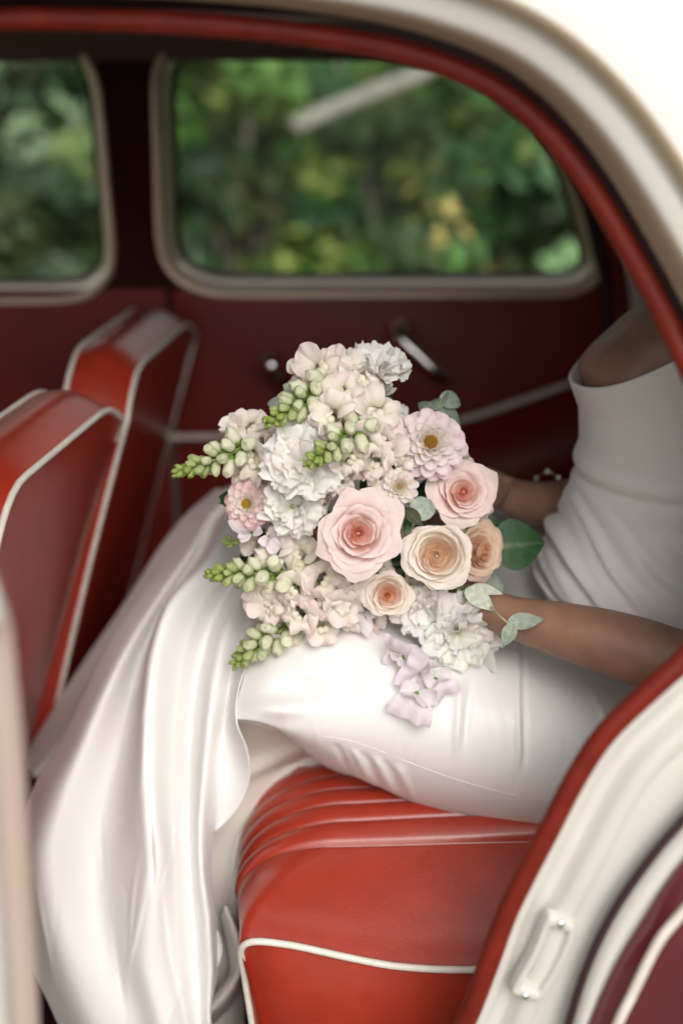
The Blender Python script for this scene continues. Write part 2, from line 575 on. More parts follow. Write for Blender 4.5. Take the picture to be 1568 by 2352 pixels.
# ---- front seat backs
def front_seat(y0, y1, xr_near, xr_far, zt, label, lean, far_pipe):
    """reclined seat back: rear face, rounded top band, front face, cream piping on the edges"""
    ny = 26
    thick = 0.079
    zb = 0.50
    shoulder = 0.10
    def top(y):
        f = (y - y0) / (y1 - y0)
        s = 0.0
        e0, e1 = (y - y0), (y1 - y)
        if e0 < shoulder: s += 0.055 * (1 - e0 / shoulder) ** 2.2
        if e1 < shoulder: s += 0.030 * (1 - e1 / shoulder) ** 2.5
        return zt - s
    def xr(y):
        f = (y - y0) / (y1 - y0)
        return xr_near + (xr_far - xr_near) * f
    ys = [y0 + (y1 - y0) * (0.5 - 0.5 * math.cos(math.pi * k / (ny - 1))) for k in range(ny)]
    rear, band, front = [], [], []
    for y in ys:
        zt_ = top(y)
        f = (y - y0) / (y1 - y0)
        ed = (1 - abs(2 * f - 1) ** 5)
        r = []
        for k in range(22):
            h = k / 21
            z = zt_ - (zt_ - zb) * h
            bul = 0.022 * math.sin(math.pi * min(1, h * 1.05)) ** 0.6 * ed
            r.append((xr(y) - lean * (zt_ - z) * (1 - .12 * h) + bul, y, z))
        rear.append(r)
        b = []
        for k in range(11):
            a = k / 10
            b.append((xr(y) - thick * a, y, zt_ + 0.022 * a + 0.016 * math.sin(math.pi * a) * ed))
        band.append(b)
        fr = []
        for k in range(12):
            h = k / 11
            zz = zt_ + 0.022
            fr.append((xr(y) - thick - 0.04 * math.sin(math.pi * h) * ed - lean * (zz - zb) * h, y, zz - (zz - zb) * h))
        front.append(fr)
    V, F = [], []
    for gsec, fl in ((rear, True), (band, False), (front, False)):
        b0 = len(V)
        V += [p for r in gsec for p in r]
        F += grid_faces(len(gsec), len(gsec[0]), False, b0, fl)
    for end, fl in ((0, False), (-1, True)):       # closing side panels
        b0 = len(V)
        R, Fq = rear[end], front[end]
        n = 12
        sgn = -1 if end == 0 else 1
        gr = []
        for k in range(n):
            h = k / (n - 1)
            ra = np.array(R[int(round(h * 21))]); fa = np.array(Fq[int(round(h * 11))])
            rowp = []
            for q in range(7):
                w = q / 6
                p = ra * (1 - w) + fa * w
                p[1] += sgn * 0.014 * math.sin(math.pi * w) ** .7
                rowp.append(p)
            gr.append(rowp)
        V += [p for r in gr for p in r]
        F += grid_faces(n, 7, False, b0, fl)
    o = mesh('front_seat_back', V, F, M['leather'], car)
    o['label'] = label
    edge1 = [r[0] for r in rear]
    edge2 = [b[-1] for b in band]
    near = [rear[0][k] for k in range(1, 22)]
    far = [rear[-1][k] for k in range(1, 22)]
    tube('piping', near[::-1] + edge1 + (far if far_pipe else far[:1]), 0.0038, M['piping'], o, 8)
    tube('piping', edge2, 0.0038, M['piping'], o, 8)
    return o
front_seat(1.27, 1.715, -0.330, -0.272, 1.113, 'near red leather front seat back with cream piping', 0.355, False)
front_seat(1.755, 2.19, -0.272, -0.226, 1.128, 'far red leather front seat back in shadow', 0.312, True)
for y0, y1 in ((1.30, 1.70), (1.78, 2.18)):
    g = [[(x, y, z) for x in (-0.95, -0.9, -0.6, -0.47, -0.455)] for y, z in ((y0, .36), (y0, .52), (y0 + .03, .56), (y1 - .03, .56), (y1, .52), (y1, .36))]
    grid('front_seat_base', g, M['leather'], car)

# ---- rear bench cushion
SEAMS = [1.352 + 0.0315 * k for k in range(24)]
def cushion_top(y):
    e = min(y - 1.25, 2.22 - y)
    return 0.655 + 0.062 * (1 - (1 - min(1, e / 0.20)) ** 2.2)
def cushion_grid():
    ys = sorted(set([1.25, 1.2515, 1.254, 1.258] + list(np.linspace(1.262, 1.34, 16)) + list(np.linspace(1.34, 1.66, 260)) + list(np.linspace(1.66, 2.22, 60))))
    g = []
    for y in ys:
        e = min(y - 1.25, 2.22 - y)
        zt = cushion_top(y)
        rz = 0.010 + 0.075 * sm(0, 0.16, e) ** 0.8
        rx = 0.012 + 0.115 * sm(0, 0.14, e)
        seam = sum(math.exp(-((y - s) / 0.0022) ** 2) for s in SEAMS)
        puff = 0.0
        if 1.352 < y < 2.05:
            ph = ((y - 1.352) / 0.0315) % 1.0
            puff = 0.0055 * math.sin(math.pi * ph) ** 0.7 + 0.003 * (ph - .5)
        front_x = -0.113 + 0.008 * (1 - sm(0, .1, e)) 
        row = []
        # down the front face
        for z in (-0.30, -0.25, -0.20, -0.16, -0.12):
            k = (-z - rz) / 0.25
            row.append((front_x + 0.055 * max(0, k) , y, zt + z))
        if rz < 0.115:
            pass
        for k in range(18):
            a = k / 17 * math.pi / 2
            nx, nz = -math.cos(a), math.sin(a)
            h = puff - 0.005 * seam
            row.append((front_x + rx * (1 + nx) + nx * h, y, zt - rz + rz * nz + nz * h))
        for k in range(1, 16):
            x = front_x + rx + (0.62 - front_x - rx) * k / 15
            h = puff - 0.005 * seam
            row.append((x, y, zt + h + 0.012 * math.sin(math.pi * k / 15) * sm(0, .15, e)))
        # puckers of the hide where it is sewn to the piping
        pk = math.exp(-((y - 1.268) / .012) ** 2)
        row = [(x, yy, z - pk * (.0030 * math.exp(-((x - .115) / .006) ** 2) + .0035 * math.exp(-((x - .152) / .007) ** 2) + .0012 * math.exp(-((x - .02) / .006) ** 2) + .0009 * math.sin(x * 190 + 3 * math.sin(x * 31)))) for x, yy, z in row]
        # the near edge sags between its corners and swells outwards
        row = [(x, yy - 0.012 * sm(-.10, .06, x) * (1 - sm(0, .09, e)), z - 0.028 * sm(-.105, .10, x) * (1 - sm(0, .13, e)) * (z > zt - rz - .02)) for x, yy, z in row]
        g.append(row)
    return g
cg = cushion_grid()
cush = grid('rear_seat_cushion', cg, M['leather'], car)
cush['label'] = 'glossy red leather rear bench cushion with fluted pleats'
# near side panel below the piping
sg = []
for k in range(14):
    h = k / 13
    row = []
    for q in range(40):
        f = q / 39
        x = cg[0][5 + 0][0] + (0.62 - cg[0][5][0]) * f + 0.028 * h * (1 - f) 
        y = 1.2495 - 0.020 * math.sin(math.pi * min(1, h * 1.3 + .02)) * (1 - (1 - min(1, f / .12)) ** 2) + 0.02 * h
        if f < 0.06:
            y += 0.010 * (1 - f / .06) ** 2 * min(1, h * 8)
        sag = sm(-.105, .10, x)
        row.append((x, y - 0.012 * sag * (1 - h), 0.655 - 0.028 * sag - 0.003 - 0.28 * h))
    sg.append(row)
grid('side_panel', sg, M['leather'], cush, flip=True)
ce = [cg[0][k] for k in range(5, len(cg[0]))]
down = [np.array((sg[k][0][0] - .001, sg[k][0][1] - .001, sg[k][0][2])) for k in range(13, 0, -1)]
cpath = resample([np.array(p) for p in down] + [np.array(p) + np.array((0, -.003, .001)) for p in ce], 140)
for _ in range(6):
    cpath[1:-1] = (cpath[:-2] + 2 * cpath[1:-1] + cpath[2:]) / 4
tube('piping', cpath, 0.0038, M['piping'], cush, 10)
# seat base under the cushion and the bench backrest
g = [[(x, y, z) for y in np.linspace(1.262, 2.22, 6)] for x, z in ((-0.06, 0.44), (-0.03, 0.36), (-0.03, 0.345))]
grid('seat_base', g, M['leather_shaded'], car, flip=True)
g = []
for y in np.linspace(1.26, 2.22, 120):
    e = min(y - 1.26, 2.22 - y)
    ph = ((y - 1.30) / 0.0315) % 1.0
    puff = 0.008 * math.sin(math.pi * ph) ** 0.5 * sm(0.0, 0.06, e)
    row = []
    for k in range(20):
        h = k / 19
        z = 0.66 + 0.50 * h
        x = 0.515 + 0.16 * h - 0.03 * math.sin(math.pi * h) - puff + 0.05 * (1 - sm(0, .06, e))
        if h > 0.93: x += (h - .93) * 1.2
        row.append((x, y, z - (0.03 * (1 - sm(0, .12, e)) * h)))
    g.append(row)
grid('rear_seat_backrest', g, M['leather'], car, flip=True)

# ---- lower rear quarter: seal, cream edge, maroon wing with beige piping
def curve_px(pts, Y, n=60):
    return spline([P(a, b, Y) for a, b in pts], n)
seal = curve_px([(1760, 1660), (1680, 1760), (1568, 1888), (1500, 1968), (1420, 2082), (1360, 2200), (1314, 2335), (1285, 2470), (1270, 2620)], 1.062)
tube('body_seal', seal, 0.0055, M['rubber'], car, 8)
B = curve_px([(1800, 1740), (1700, 1850), (1590, 1965), (1526, 2046), (1487, 2108), (1421, 2216), (1367, 2332), (1330, 2450), (1310, 2620)], 1.05)
C = curve_px([(1840, 1800), (1740, 1910), (1620, 2020), (1568, 2081), (1518, 2139), (1487, 2193), (1448, 2274), (1413, 2348), (1370, 2480), (1350, 2620)], 1.04)
g = []
for k in range(60):
    a, b = seal[k], B[k]
    row = []
    for q in range(10):
        f = q / 9
        p = a * (1 - f) + b * f
        p = p + np.array([0, -0.004 - 0.010 * math.sin(math.pi * min(1, f * 1.1)) ** .6 + 0.012 * f, 0])
        row.append(p)
    g.append(row)
grid('quarter_edge', g, M['paint'], car, flip=True)
g = []
for k in range(60):
    b, c = B[k], C[k]
    row = []
    for q in range(8):
        f = q / 7
        p = b * (1 - f) + c * f + np.array([0, 0.006 - 0.010 * f, 0])
        row.append(p)
    g.append(row)
grid('quarter_panel_lower', g, M['maroon'], car, flip=True)
tube('wing_piping', [p + np.array([0, -.006, 0]) for p in C], 0.0048, M['piping'], car, 8)
g = []
for k in range(60):
    c = C[k]
    d = np.array([0.62, 0, -0.35 + 0.2 * k / 59])
    row = []
    for q in range(26):
        f = q / 25
        th = f * 1.9
        row.append(c + d * 0.30 * f + np.array([0.003, -0.004 - 0.22 * math.sin(th * .8) ** 1.0 * (f ** .45) * .9, 0]))
    g.append(row)
grid('rear_wing', g, M['maroon'], car, flip=True)
# door latch striker on the jamb
def striker():
    a, b = P(1286, 2088, 1.094), P(1196, 2272, 1.094)
    ax = (b - a).normalized()
    fw = Vector((0, -1, 0)); fw = (fw - ax * fw.dot(ax)).normalized()
    sd_ = ax.cross(fw)
    if sd_.x < 0: sd_ = -sd_
    L_, W_ = (b - a).length, 0.034
    nu, nv = 44, 26
    g = []
    for i in range(nu):
        row = []
        for j in range(nv):
            u, v = i / (nu - 1), j / (nv - 1)
            eu = min(u, 1 - u) * L_; ev = min(v, 1 - v) * W_
            e = min(eu, ev)
            h = 0.012 * sm(0, 0.0025, e)
            rim = 0.0055
            du, dv = max(0, eu - rim), max(0, (v if v < .5 else v) * W_ - rim)
            inn = min(eu - .010, (1 - v) * W_ - .0065, v * W_ - .0065)
            h -= 0.022 * sm(0, 0.005, inn) * (0.75 + .25 * math.sin(math.pi * u))
            tp = 1 - 0.25 * (abs(2 * u - 1) ** 6)
            p = a + ax * (u * L_) + sd_ * ((v - .5) * W_ * tp + 0.004 * math.sin(math.pi * u)) + fw * (h + 0.004)
            row.append(p)
        g.append(row)
    o = grid('latch_striker', g, M['paint'], car)
    for u in (0.055, 0.945):
        c = a + ax * (u * L_) + fw * 0.0165
        V, F = lathe_geo([(0.0035, -0.002), (0.0035, 0.0006), (0.0028, 0.0014), (0.0001, 0.0016)], 12)
        R = Matrix((ax, sd_, fw)).transposed()
        mesh('screw', [c + R @ Vector(v) for v in V], F, M['chrome'], o)
    return o
striker()

# ---- rear quarter of the near side, behind the jamb
g = []
for i in range(NL):
    if nor[i][0] > 0.15 and loop[i][2] < 1.5:
        p0 = loop[i] + nor[i] * 0.055 + np.array([0, -0.002, 0])
        row = []
        for k in range(10):
            f = k / 9
            x = p0[0] + (1.25 - p0[0]) * f
            row.append((x, p0[1] + 0.10 * f * f, p0[2] - (0.25 * f * f if p0[2] > 1.1 else 0)))
        g.append(row)
grid('rear_quarter', g, M['paint'], car)

# ---- near front door standing ajar, only its rear edge shows
de = spline([P(a, b, 0.83) for a, b in [(-76, 1460), (-65, 1520), (-52, 1640), (-40, 1750), (-25, 1950), (-12, 2150), (2, 2352), (14, 2600), (22, 2900)]], 50)
front = np.array([-1.02, 0.27, 0.0])
nrm = np.array([0.27, 1.02, 0]) / math.hypot(.27, 1.02)     # towards the inside of the car
g = []
for p in de:
    bl = 0.018 * math.sin(math.pi * min(1, max(0, (p[2] - .35) / .8)))
    row = [p + front, p + front * .75 - nrm * (.012 + bl), p + front * .5 - nrm * (.012 + bl), p + front * .25 - nrm * (.012 + bl), p + front * .08 - nrm * (.010 + bl * .8), p + front * .012 - nrm * .006, p, p + nrm * 0.012, p + nrm * 0.03 + front * .004]
    g.append(row)
nd = grid('near_front_door', g, M['paint'], car)
g = []
for p in de:
    q = p + nrm * 0.03 + front * .004
    g.append([q, q + nrm * .014 - front * .010, q + nrm * .022 - front * .006, q + nrm * .024 + front * .02, q + nrm * 0.02 + front * .95])
grid('door_trim', g, M['doortrim'], nd)
t0 = de[0] + nrm * .02
fr_pts = [t0 - front * .004, t0 + front * .03 + np.array([0, .01, .12]), t0 + front * .09 + np.array([0, .045, .32]), t0 + front * .16 + np.array([0, .065, .40]),
          t0 + front * .45 + np.array([0, .075, .43]), t0 + front * .70 + np.array([0, .07, .40]), t0 + front * .86 + np.array([0, .035, .22]), t0 + front * .96]
fl = spline(fr_pts, 60)
tube('window_frame', fl, 0.014, M['paint'], nd, 10)
mesh('pane', fl, [tuple(range(60))], M['glass'], nd, smooth=False)
tube('belt_moulding', [de[2] - nrm * .014 + front * f for f in np.linspace(.01, .99, 20)], 0.006, M['chrome'], nd, 8)
h0 = de[8] - nrm * .045 + front * .06
tube('door_handle', spline([h0 + nrm * .035, h0, h0 + front * .06, h0 + front * .13 + nrm * .004], 16), [.010, .010, .011, .011] + [.0095] * 10 + [.008, .006], M['chrome'], nd, 10)
# ------------------------------------------------------------------ the bride
bride = empty('person', (0.40, 1.54, 0.70))
tag(bride, 'seated person in a white satin wedding dress holding the bouquet on the lap', 'person')

def net(cols, nr, nc):
    """smooth surface through columns of (px, py, Y) control points; rows run down each column"""
    C3 = [[np.array(P(*q)) for q in c] for c in cols]
    dense = []
    for c in C3:
        dense.append([cr(c, k / (nr - 1)) for k in range(nr)])
    g = []
    for k in range(nr):
        ctrl = [d[k] for d in dense]
        g.append([cr(ctrl, j / (nc - 1)) for j in range(nc)])
    return np.array(g)

def even(col, n):
    """column of (px,py,Y) resampled evenly by image height"""
    c = np.array(col, float)
    q = np.linspace(0, 1, 200)
    pts = np.array([cr([np.array(p) for p in c], t) for t in q])
    return [tuple(p) for p in resample(pts, n)]

# --- lap: over both thighs, from the knees (left) to the hips (right)
LAPX = [
 # far edge ... near top ... near side ... tuck
 [(640,1105,1.83),(640,1155,1.74),(638,1240,1.65),(622,1340,1.56),(596,1440,1.475),(560,1550,1.41),(540,1640,1.374),(553,1653,1.38),(600,1656,1.42)],
 [(670,1095,1.835),(675,1150,1.74),(690,1230,1.63),(690,1335,1.52),(668,1440,1.443),(634,1560,1.385),(605,1650,1.362),(618,1664,1.378),(660,1668,1.43)],
 [(700,1090,1.84),(705,1150,1.74),(730,1230,1.63),(765,1330,1.53),(775,1440,1.43),(765,1570,1.370),(735,1686,1.358),(720,1730,1.395),(742,1758,1.47)],
 [(860,1090,1.84),(860,1150,1.75),(880,1240,1.64),(900,1340,1.54),(910,1455,1.43),(905,1590,1.362),(885,1725,1.352),(865,1800,1.395),(890,1810,1.48)],
 [(1020,1110,1.84),(1020,1170,1.75),(1030,1270,1.64),(1045,1370,1.54),(1055,1485,1.43),(1055,1625,1.358),(1045,1780,1.348),(1030,1872,1.400),(1050,1880,1.48)],
 [(1180,1150,1.84),(1180,1210,1.75),(1185,1310,1.64),(1195,1400,1.54),(1205,1520,1.43),(1205,1660,1.355),(1200,1822,1.345),(1195,1918,1.395),(1215,1925,1.48)],
 [(1330,1200,1.84),(1330,1260,1.75),(1330,1340,1.64),(1335,1430,1.54),(1345,1540,1.44),(1350,1690,1.362),(1350,1850,1.350),(1350,1955,1.395),(1370,1965,1.48)],
 [(1560,1260,1.84),(1555,1320,1.75),(1550,1390,1.64),(1550,1470,1.54),(1560,1580,1.45),(1570,1730,1.38),(1575,1890,1.37),(1575,2000,1.40),(1590,2010,1.48)],
]
lap = net(LAPX, 150, 200)
rngL = np.random.default_rng(4)
def bell(x, w): return math.exp(-(x / w) ** 2)
nr_, nc_ = lap.shape[:2]
for i in range(nr_):
    v = i / (nr_ - 1) * 8          # control row coordinate
    for j in range(nc_):
        x, y = to_px(lap[i, j])
        off = 0.0
        # long pleats that hang over the thigh
        for cx, w, amp, y0, y1, sl in ((1186, 6, .0050, 1450, 1800, .02), (1200, 5, -.003, 1450, 1780, .02), (1058, 9, .0050, 1540, 1760, -.06), (1082, 7, -.0045, 1560, 1740, -.10), (1030, 14, -.003, 1540, 1700, 0),
                                   (1366, 7, .004, 1600, 1760, .5)):
            xx = cx + sl * (y - y0)
            off += amp * bell(x - xx, w) * sm(y0 - 40, y0 + 60, y) * sm(y1, y1 - 90, y)
        # soft hollow above the knee fold
        off -= 0.012 * bell(x - 690, 60) * bell(y - 1585, 30)
        off += 0.010 * bell(x - 640, 60) * bell(y - 1625, 22)
        off -= 0.006 * bell(x - 800, 50) * bell(y - 1560, 60)
        # short drag wrinkles below the side seam
        if y > 1690 and x < 1200:
            s = (x - 740) * 0.35 + 1695
            for q, wx in enumerate((770, 812, 836, 862, 884, 912)):
                xx = wx + (y - s) * 0.55
                off += 0.004 * (1 if q % 2 else -1) * bell(x - xx, 9) * sm(s - 4, s + 14, y) * sm(s + 88, s + 40, y)
        lap[i, j, 1] -= off
        lap[i, j, 2] += off * .3
rc = random.Random(23)
PXL = np.array([[to_px(p) for p in r] for r in lap])
for _ in range(26):
    x0, y0 = rc.uniform(640, 1380), rc.uniform(1480, 1760)
    ln, sl = rc.uniform(60, 190), rc.uniform(-.5, .35)
    w, amp = rc.uniform(3.5, 9), rc.choice((-1, 1)) * rc.uniform(.0005, .0014)
    t = (PXL[:, :, 1] - y0) / ln
    env = np.clip(1 - (2 * t - 1) ** 2, 0, 1) ** 1.2
    lap[:, :, 1] -= amp * env * np.exp(-((PXL[:, :, 0] - x0 - sl * (PXL[:, :, 1] - y0)) / w) ** 2)
dress = grid('wedding_dress', lap, M['satin'], bride, thick=0.0015, flip=True)
dress['label'] = 'white satin wedding dress spread over the lap and falling to the left'

# --- panel falling from the knees towards the lower left
MAIN = [
 even([(620,1098,1.85),(540,1112,1.83),(495,1135,1.80),(440,1215,1.74),(360,1325,1.68),(280,1434,1.63),(200,1582,1.575),(132,1726,1.515),(68,1830,1.465),(38,1930,1.425),(36,2050,1.395),(64,2195,1.365),(136,2352,1.345),(220,2560,1.335)], 14),
 even([(622,1104,1.82),(552,1122,1.79),(508,1150,1.755),(456,1235,1.69),(385,1340,1.63),(312,1450,1.565),(236,1600,1.495),(176,1740,1.435),(126,1860,1.390),(98,1980,1.354),(112,2090,1.334),(150,2210,1.316),(212,2352,1.305),(310,2560,1.295)], 14),
 even([(625,1112,1.80),(560,1135,1.765),(520,1170,1.73),(470,1260,1.68),(412,1350,1.635),(356,1440,1.585),(312,1570,1.535),(280,1700,1.475),(252,1830,1.42),(235,1960,1.375),(238,2080,1.345),(262,2210,1.32),(315,2352,1.305),(370,2560,1.30)], 14),
 even([(628,1120,1.78),(572,1148,1.735),(534,1190,1.685),(488,1270,1.60),(440,1318,1.545),(392,1375,1.498),(352,1480,1.452),(334,1620,1.412),(330,1760,1.375),(335,1880,1.345),(350,2000,1.323),(335,2180,1.302),(372,2352,1.290),(420,2560,1.285)], 14),
 even([(630,1128,1.77),(585,1160,1.72),(552,1210,1.66),(518,1290,1.59),(480,1355,1.54),(440,1425,1.495),(412,1540,1.456),(398,1670,1.422),(393,1790,1.390),(393,1900,1.363),(402,2020,1.338),(405,2180,1.317),(425,2352,1.302),(460,2560,1.297)], 14),
 even([(632,1136,1.76),(598,1172,1.71),(572,1228,1.65),(545,1310,1.60),(515,1375,1.56),(482,1445,1.518),(456,1550,1.485),(444,1670,1.452),(437,1790,1.418),(436,1910,1.386),(440,2030,1.358),(450,2180,1.336),(458,2352,1.323),(480,2560,1.316)], 14),
 even([(634,1142,1.755),(610,1185,1.70),(592,1245,1.635),(570,1325,1.565),(545,1395,1.515),(512,1460,1.468),(490,1560,1.430),(477,1670,1.398),(466,1790,1.370),(459,1910,1.350),(464,2030,1.331),(482,2180,1.316),(480,2352,1.305),(500,2560,1.30)], 14),
 even([(637,1148,1.75),(624,1200,1.69),(612,1270,1.625),(592,1350,1.562),(572,1420,1.515),(552,1485,1.475),(530,1580,1.443),(516,1680,1.425),(508,1780,1.402),(494,1880,1.392),(478,1960,1.38),(490,2080,1.36),(503,2190,1.345),(478,2352,1.335),(500,2560,1.335)], 14),
 even([(640,1155,1.74),(638,1240,1.65),(622,1340,1.56),(596,1440,1.475),(560,1550,1.41),(540,1638,1.374),(556,1680,1.370),(577,1765,1.380),(556,1840,1.39),(512,1893,1.395),(468,1918,1.385),(462,1965,1.38),(478,2070,1.36),(503,2145,1.345),(511,2190,1.34),(488,2250,1.34),(448,2352,1.34),(440,2560,1.345)], 24),
]
main = net(MAIN, 170, 230)
sm_ = main[:, :, 1].copy()
for _ in range(600):
    sm_[:, 1:-1] = (sm_[:, :-2] + 2 * sm_[:, 1:-1] + sm_[:, 2:]) / 4
ww = np.interp(np.linspace(0, 1, main.shape[1]), [0, .40, .55, .90, 1.0], [1.2, 1.2, .72, .72, 1.0])
main[:, :, 1] = sm_ + ww * (main[:, :, 1] - sm_)
nr_, nc_ = main.shape[:2]
for i in range(nr_):
    for j in range(nc_):
        x, y = to_px(main[i, j])
        off = 0.0
        for ctrl, w, amp in (([(343, 1640), (341, 1760), (346, 1880), (353, 2010)], 7, -.0035), ([(300, 1640), (285, 1760), (272, 1900)], 16, -.004),
                             ([(370, 2080), (385, 2200), (420, 2340)], 9, -.0035), ([(430, 2090), (440, 2200), (455, 2330)], 9, .003)):
            ys_ = [c[1] for c in ctrl]; xs_ = [c[0] for c in ctrl]
            if ys_[0] - 60 < y < ys_[-1] + 60:
                off += amp * bell(x - np.interp(y, ys_, xs_), w) * sm(ys_[0] - 60, ys_[0] + 30, y) * sm(ys_[-1] + 60, ys_[-1] - 30, y)
        main[i, j, 1] -= off
# fine creases that run with the folds
rc = random.Random(17)
cre = []
for _ in range(34):
    y0 = rc.uniform(1450, 2250); ln = rc.uniform(90, 300)
    x0 = rc.uniform(70, 520) if y0 > 1650 else rc.uniform(300, 540)
    cre.append((x0, y0, ln, rc.uniform(-.32, .10), rc.uniform(3.5, 9), rc.choice((-1, 1)) * rc.uniform(.0007, .0020)))
PX = np.array([[to_px(p) for p in r] for r in main])
for x0, y0, ln, sl, w, amp in cre:
    t = (PX[:, :, 1] - y0) / ln
    env = np.clip(1 - (2 * t - 1) ** 2, 0, 1) ** 1.2
    xx = x0 + sl * (PX[:, :, 1] - y0) + 10 * np.sin(t * 3 + x0)
    main[:, :, 1] -= amp * env * np.exp(-((PX[:, :, 0] - xx) / w) ** 2)
drop = grid('skirt_panel', main, M['satin'], dress, thick=0.0015)

# --- far layer of the skirt along the other shin
FAR = [
 even([(500,1122,1.82),(440,1170,1.81),(370,1255,1.795),(300,1365,1.785),(200,1510,1.765),(130,1618,1.75),(85,1695,1.74),(56,1742,1.735)], 9),
 even([(512,1128,1.77),(455,1185,1.76),(388,1268,1.745),(312,1390,1.73),(220,1535,1.71),(150,1645,1.69),(98,1722,1.68),(62,1766,1.675)], 9),
 even([(525,1140,1.73),(470,1210,1.72),(410,1285,1.71),(330,1415,1.69),(240,1560,1.665),(168,1680,1.645),(115,1750,1.635),(78,1784,1.63)], 9),
 even([(540,1160,1.75),(490,1235,1.745),(440,1300,1.74),(360,1440,1.72),(270,1590,1.695),(200,1710,1.675),(150,1780,1.665),(110,1800,1.66)], 9),
]
grid('skirt_far_panel', net(FAR, 60, 24), M['satin'], dress, thick=0.0015)

# --- inside of the skirt below the knee and the layer that lies over the front of the seat
INNER = [
 [(520,1640,1.43),(520,1720,1.45),(520,1800,1.46),(470,1880,1.455),(420,1950,1.45),(420,2060,1.44),(430,2180,1.43),(420,2360,1.42)],
 [(610,1660,1.43),(610,1730,1.475),(600,1800,1.49),(560,1880,1.475),(510,1960,1.465),(500,2070,1.45),(510,2190,1.44),(500,2360,1.43)],
 [(690,1685,1.45),(680,1730,1.50),(650,1790,1.505),(580,1870,1.485),(535,1960,1.47),(528,2080,1.455),(535,2190,1.45),(525,2360,1.44)],
 [(760,1715,1.47),(752,1745,1.53),(742,1764,1.535),(625,1822,1.50),(563,1885,1.478),(545,1980,1.468),(545,2100,1.46),(540,2360,1.45)],
 [(790,1735,1.52),(780,1755,1.56),(758,1775,1.56),(640,1840,1.53),(580,1900,1.50),(560,2000,1.49),(560,2110,1.48),(560,2360,1.47)],
]
inn = net([even(c, 10) for c in INNER], 60, 40)
for i in range(60):
    for j in range(40):
        x, y = to_px(inn[i, j])
        inn[i, j, 1] -= 0.010 * bell((x - 640) * .5 + (y - 1735), 14) - 0.012 * bell((x - 680) * .42 + (y - 1758), 8) * sm(590, 660, x)
grid('skirt_lining', inn, M['lining'], dress, thick=0.0015)
HEM = [
 [(505,2100,1.40),(520,2170,1.395),(528,2230,1.40),(505,2270,1.395),(470,2310,1.39)],
 [(520,2080,1.395),(545,2150,1.385),(552,2220,1.385),(525,2280,1.385),(480,2330,1.38)],
 [(530,2100,1.43),(556,2160,1.42),(560,2230,1.42),(535,2300,1.42),(490,2350,1.42)],
]
grid('hem_roll', net(HEM, 30, 14), M['lining'], dress, thick=0.001)

# --- stitched seams that stand up from the satin
def on_surface(g, px, py, lift=0.0014):
    flat = g.reshape(-1, 3)
    d = flat - np.array([0, 0, CAM_H])
    dep = d[:, 1] * _c - d[:, 2] * _s
    up = d[:, 1] * _s + d[:, 2] * _c
    X = 784 + d[:, 0] / dep * FPX
    Y = 1176 - up / dep * FPX
    w = 1.0 / ((X - px) ** 2 + (Y - py) ** 2 + 2.0) ** 2
    k = np.argsort(-w)[:9]
    yy = (flat[k, 1] * w[k]).sum() / w[k].sum()
    return np.array(P(px, py, yy - lift))
def seam(g, pts, r=0.0011, n=50):
    q = spline(pts, n)
    path = [on_surface(g, a, b, -0.15 * r) for a, b in q]
    path = np.array(path)
    for _ in range(4):
        path[1:-1] = (path[:-2] + 2 * path[1:-1] + path[2:]) / 4
    tube('seam', path, r, M['satin'], dress, 6)
seam(lap, [(735, 1690), (800, 1700), (860, 1720), (940, 1752), (1030, 1785), (1120, 1812), (1200, 1830), (1265, 1840)], .0004)
seam(main, [(58, 1935), (88, 2041), (140, 2125), (200, 2190), (256, 2241)], .0019)
seam(main, [(356, 2075), (345, 2115), (320, 2157), (290, 2200), (256, 2243), (215, 2297), (176, 2350)], .0019)
seam(main, [(520, 1735), (500, 1752), (478, 1772), (464, 1785)], .0010, 20)

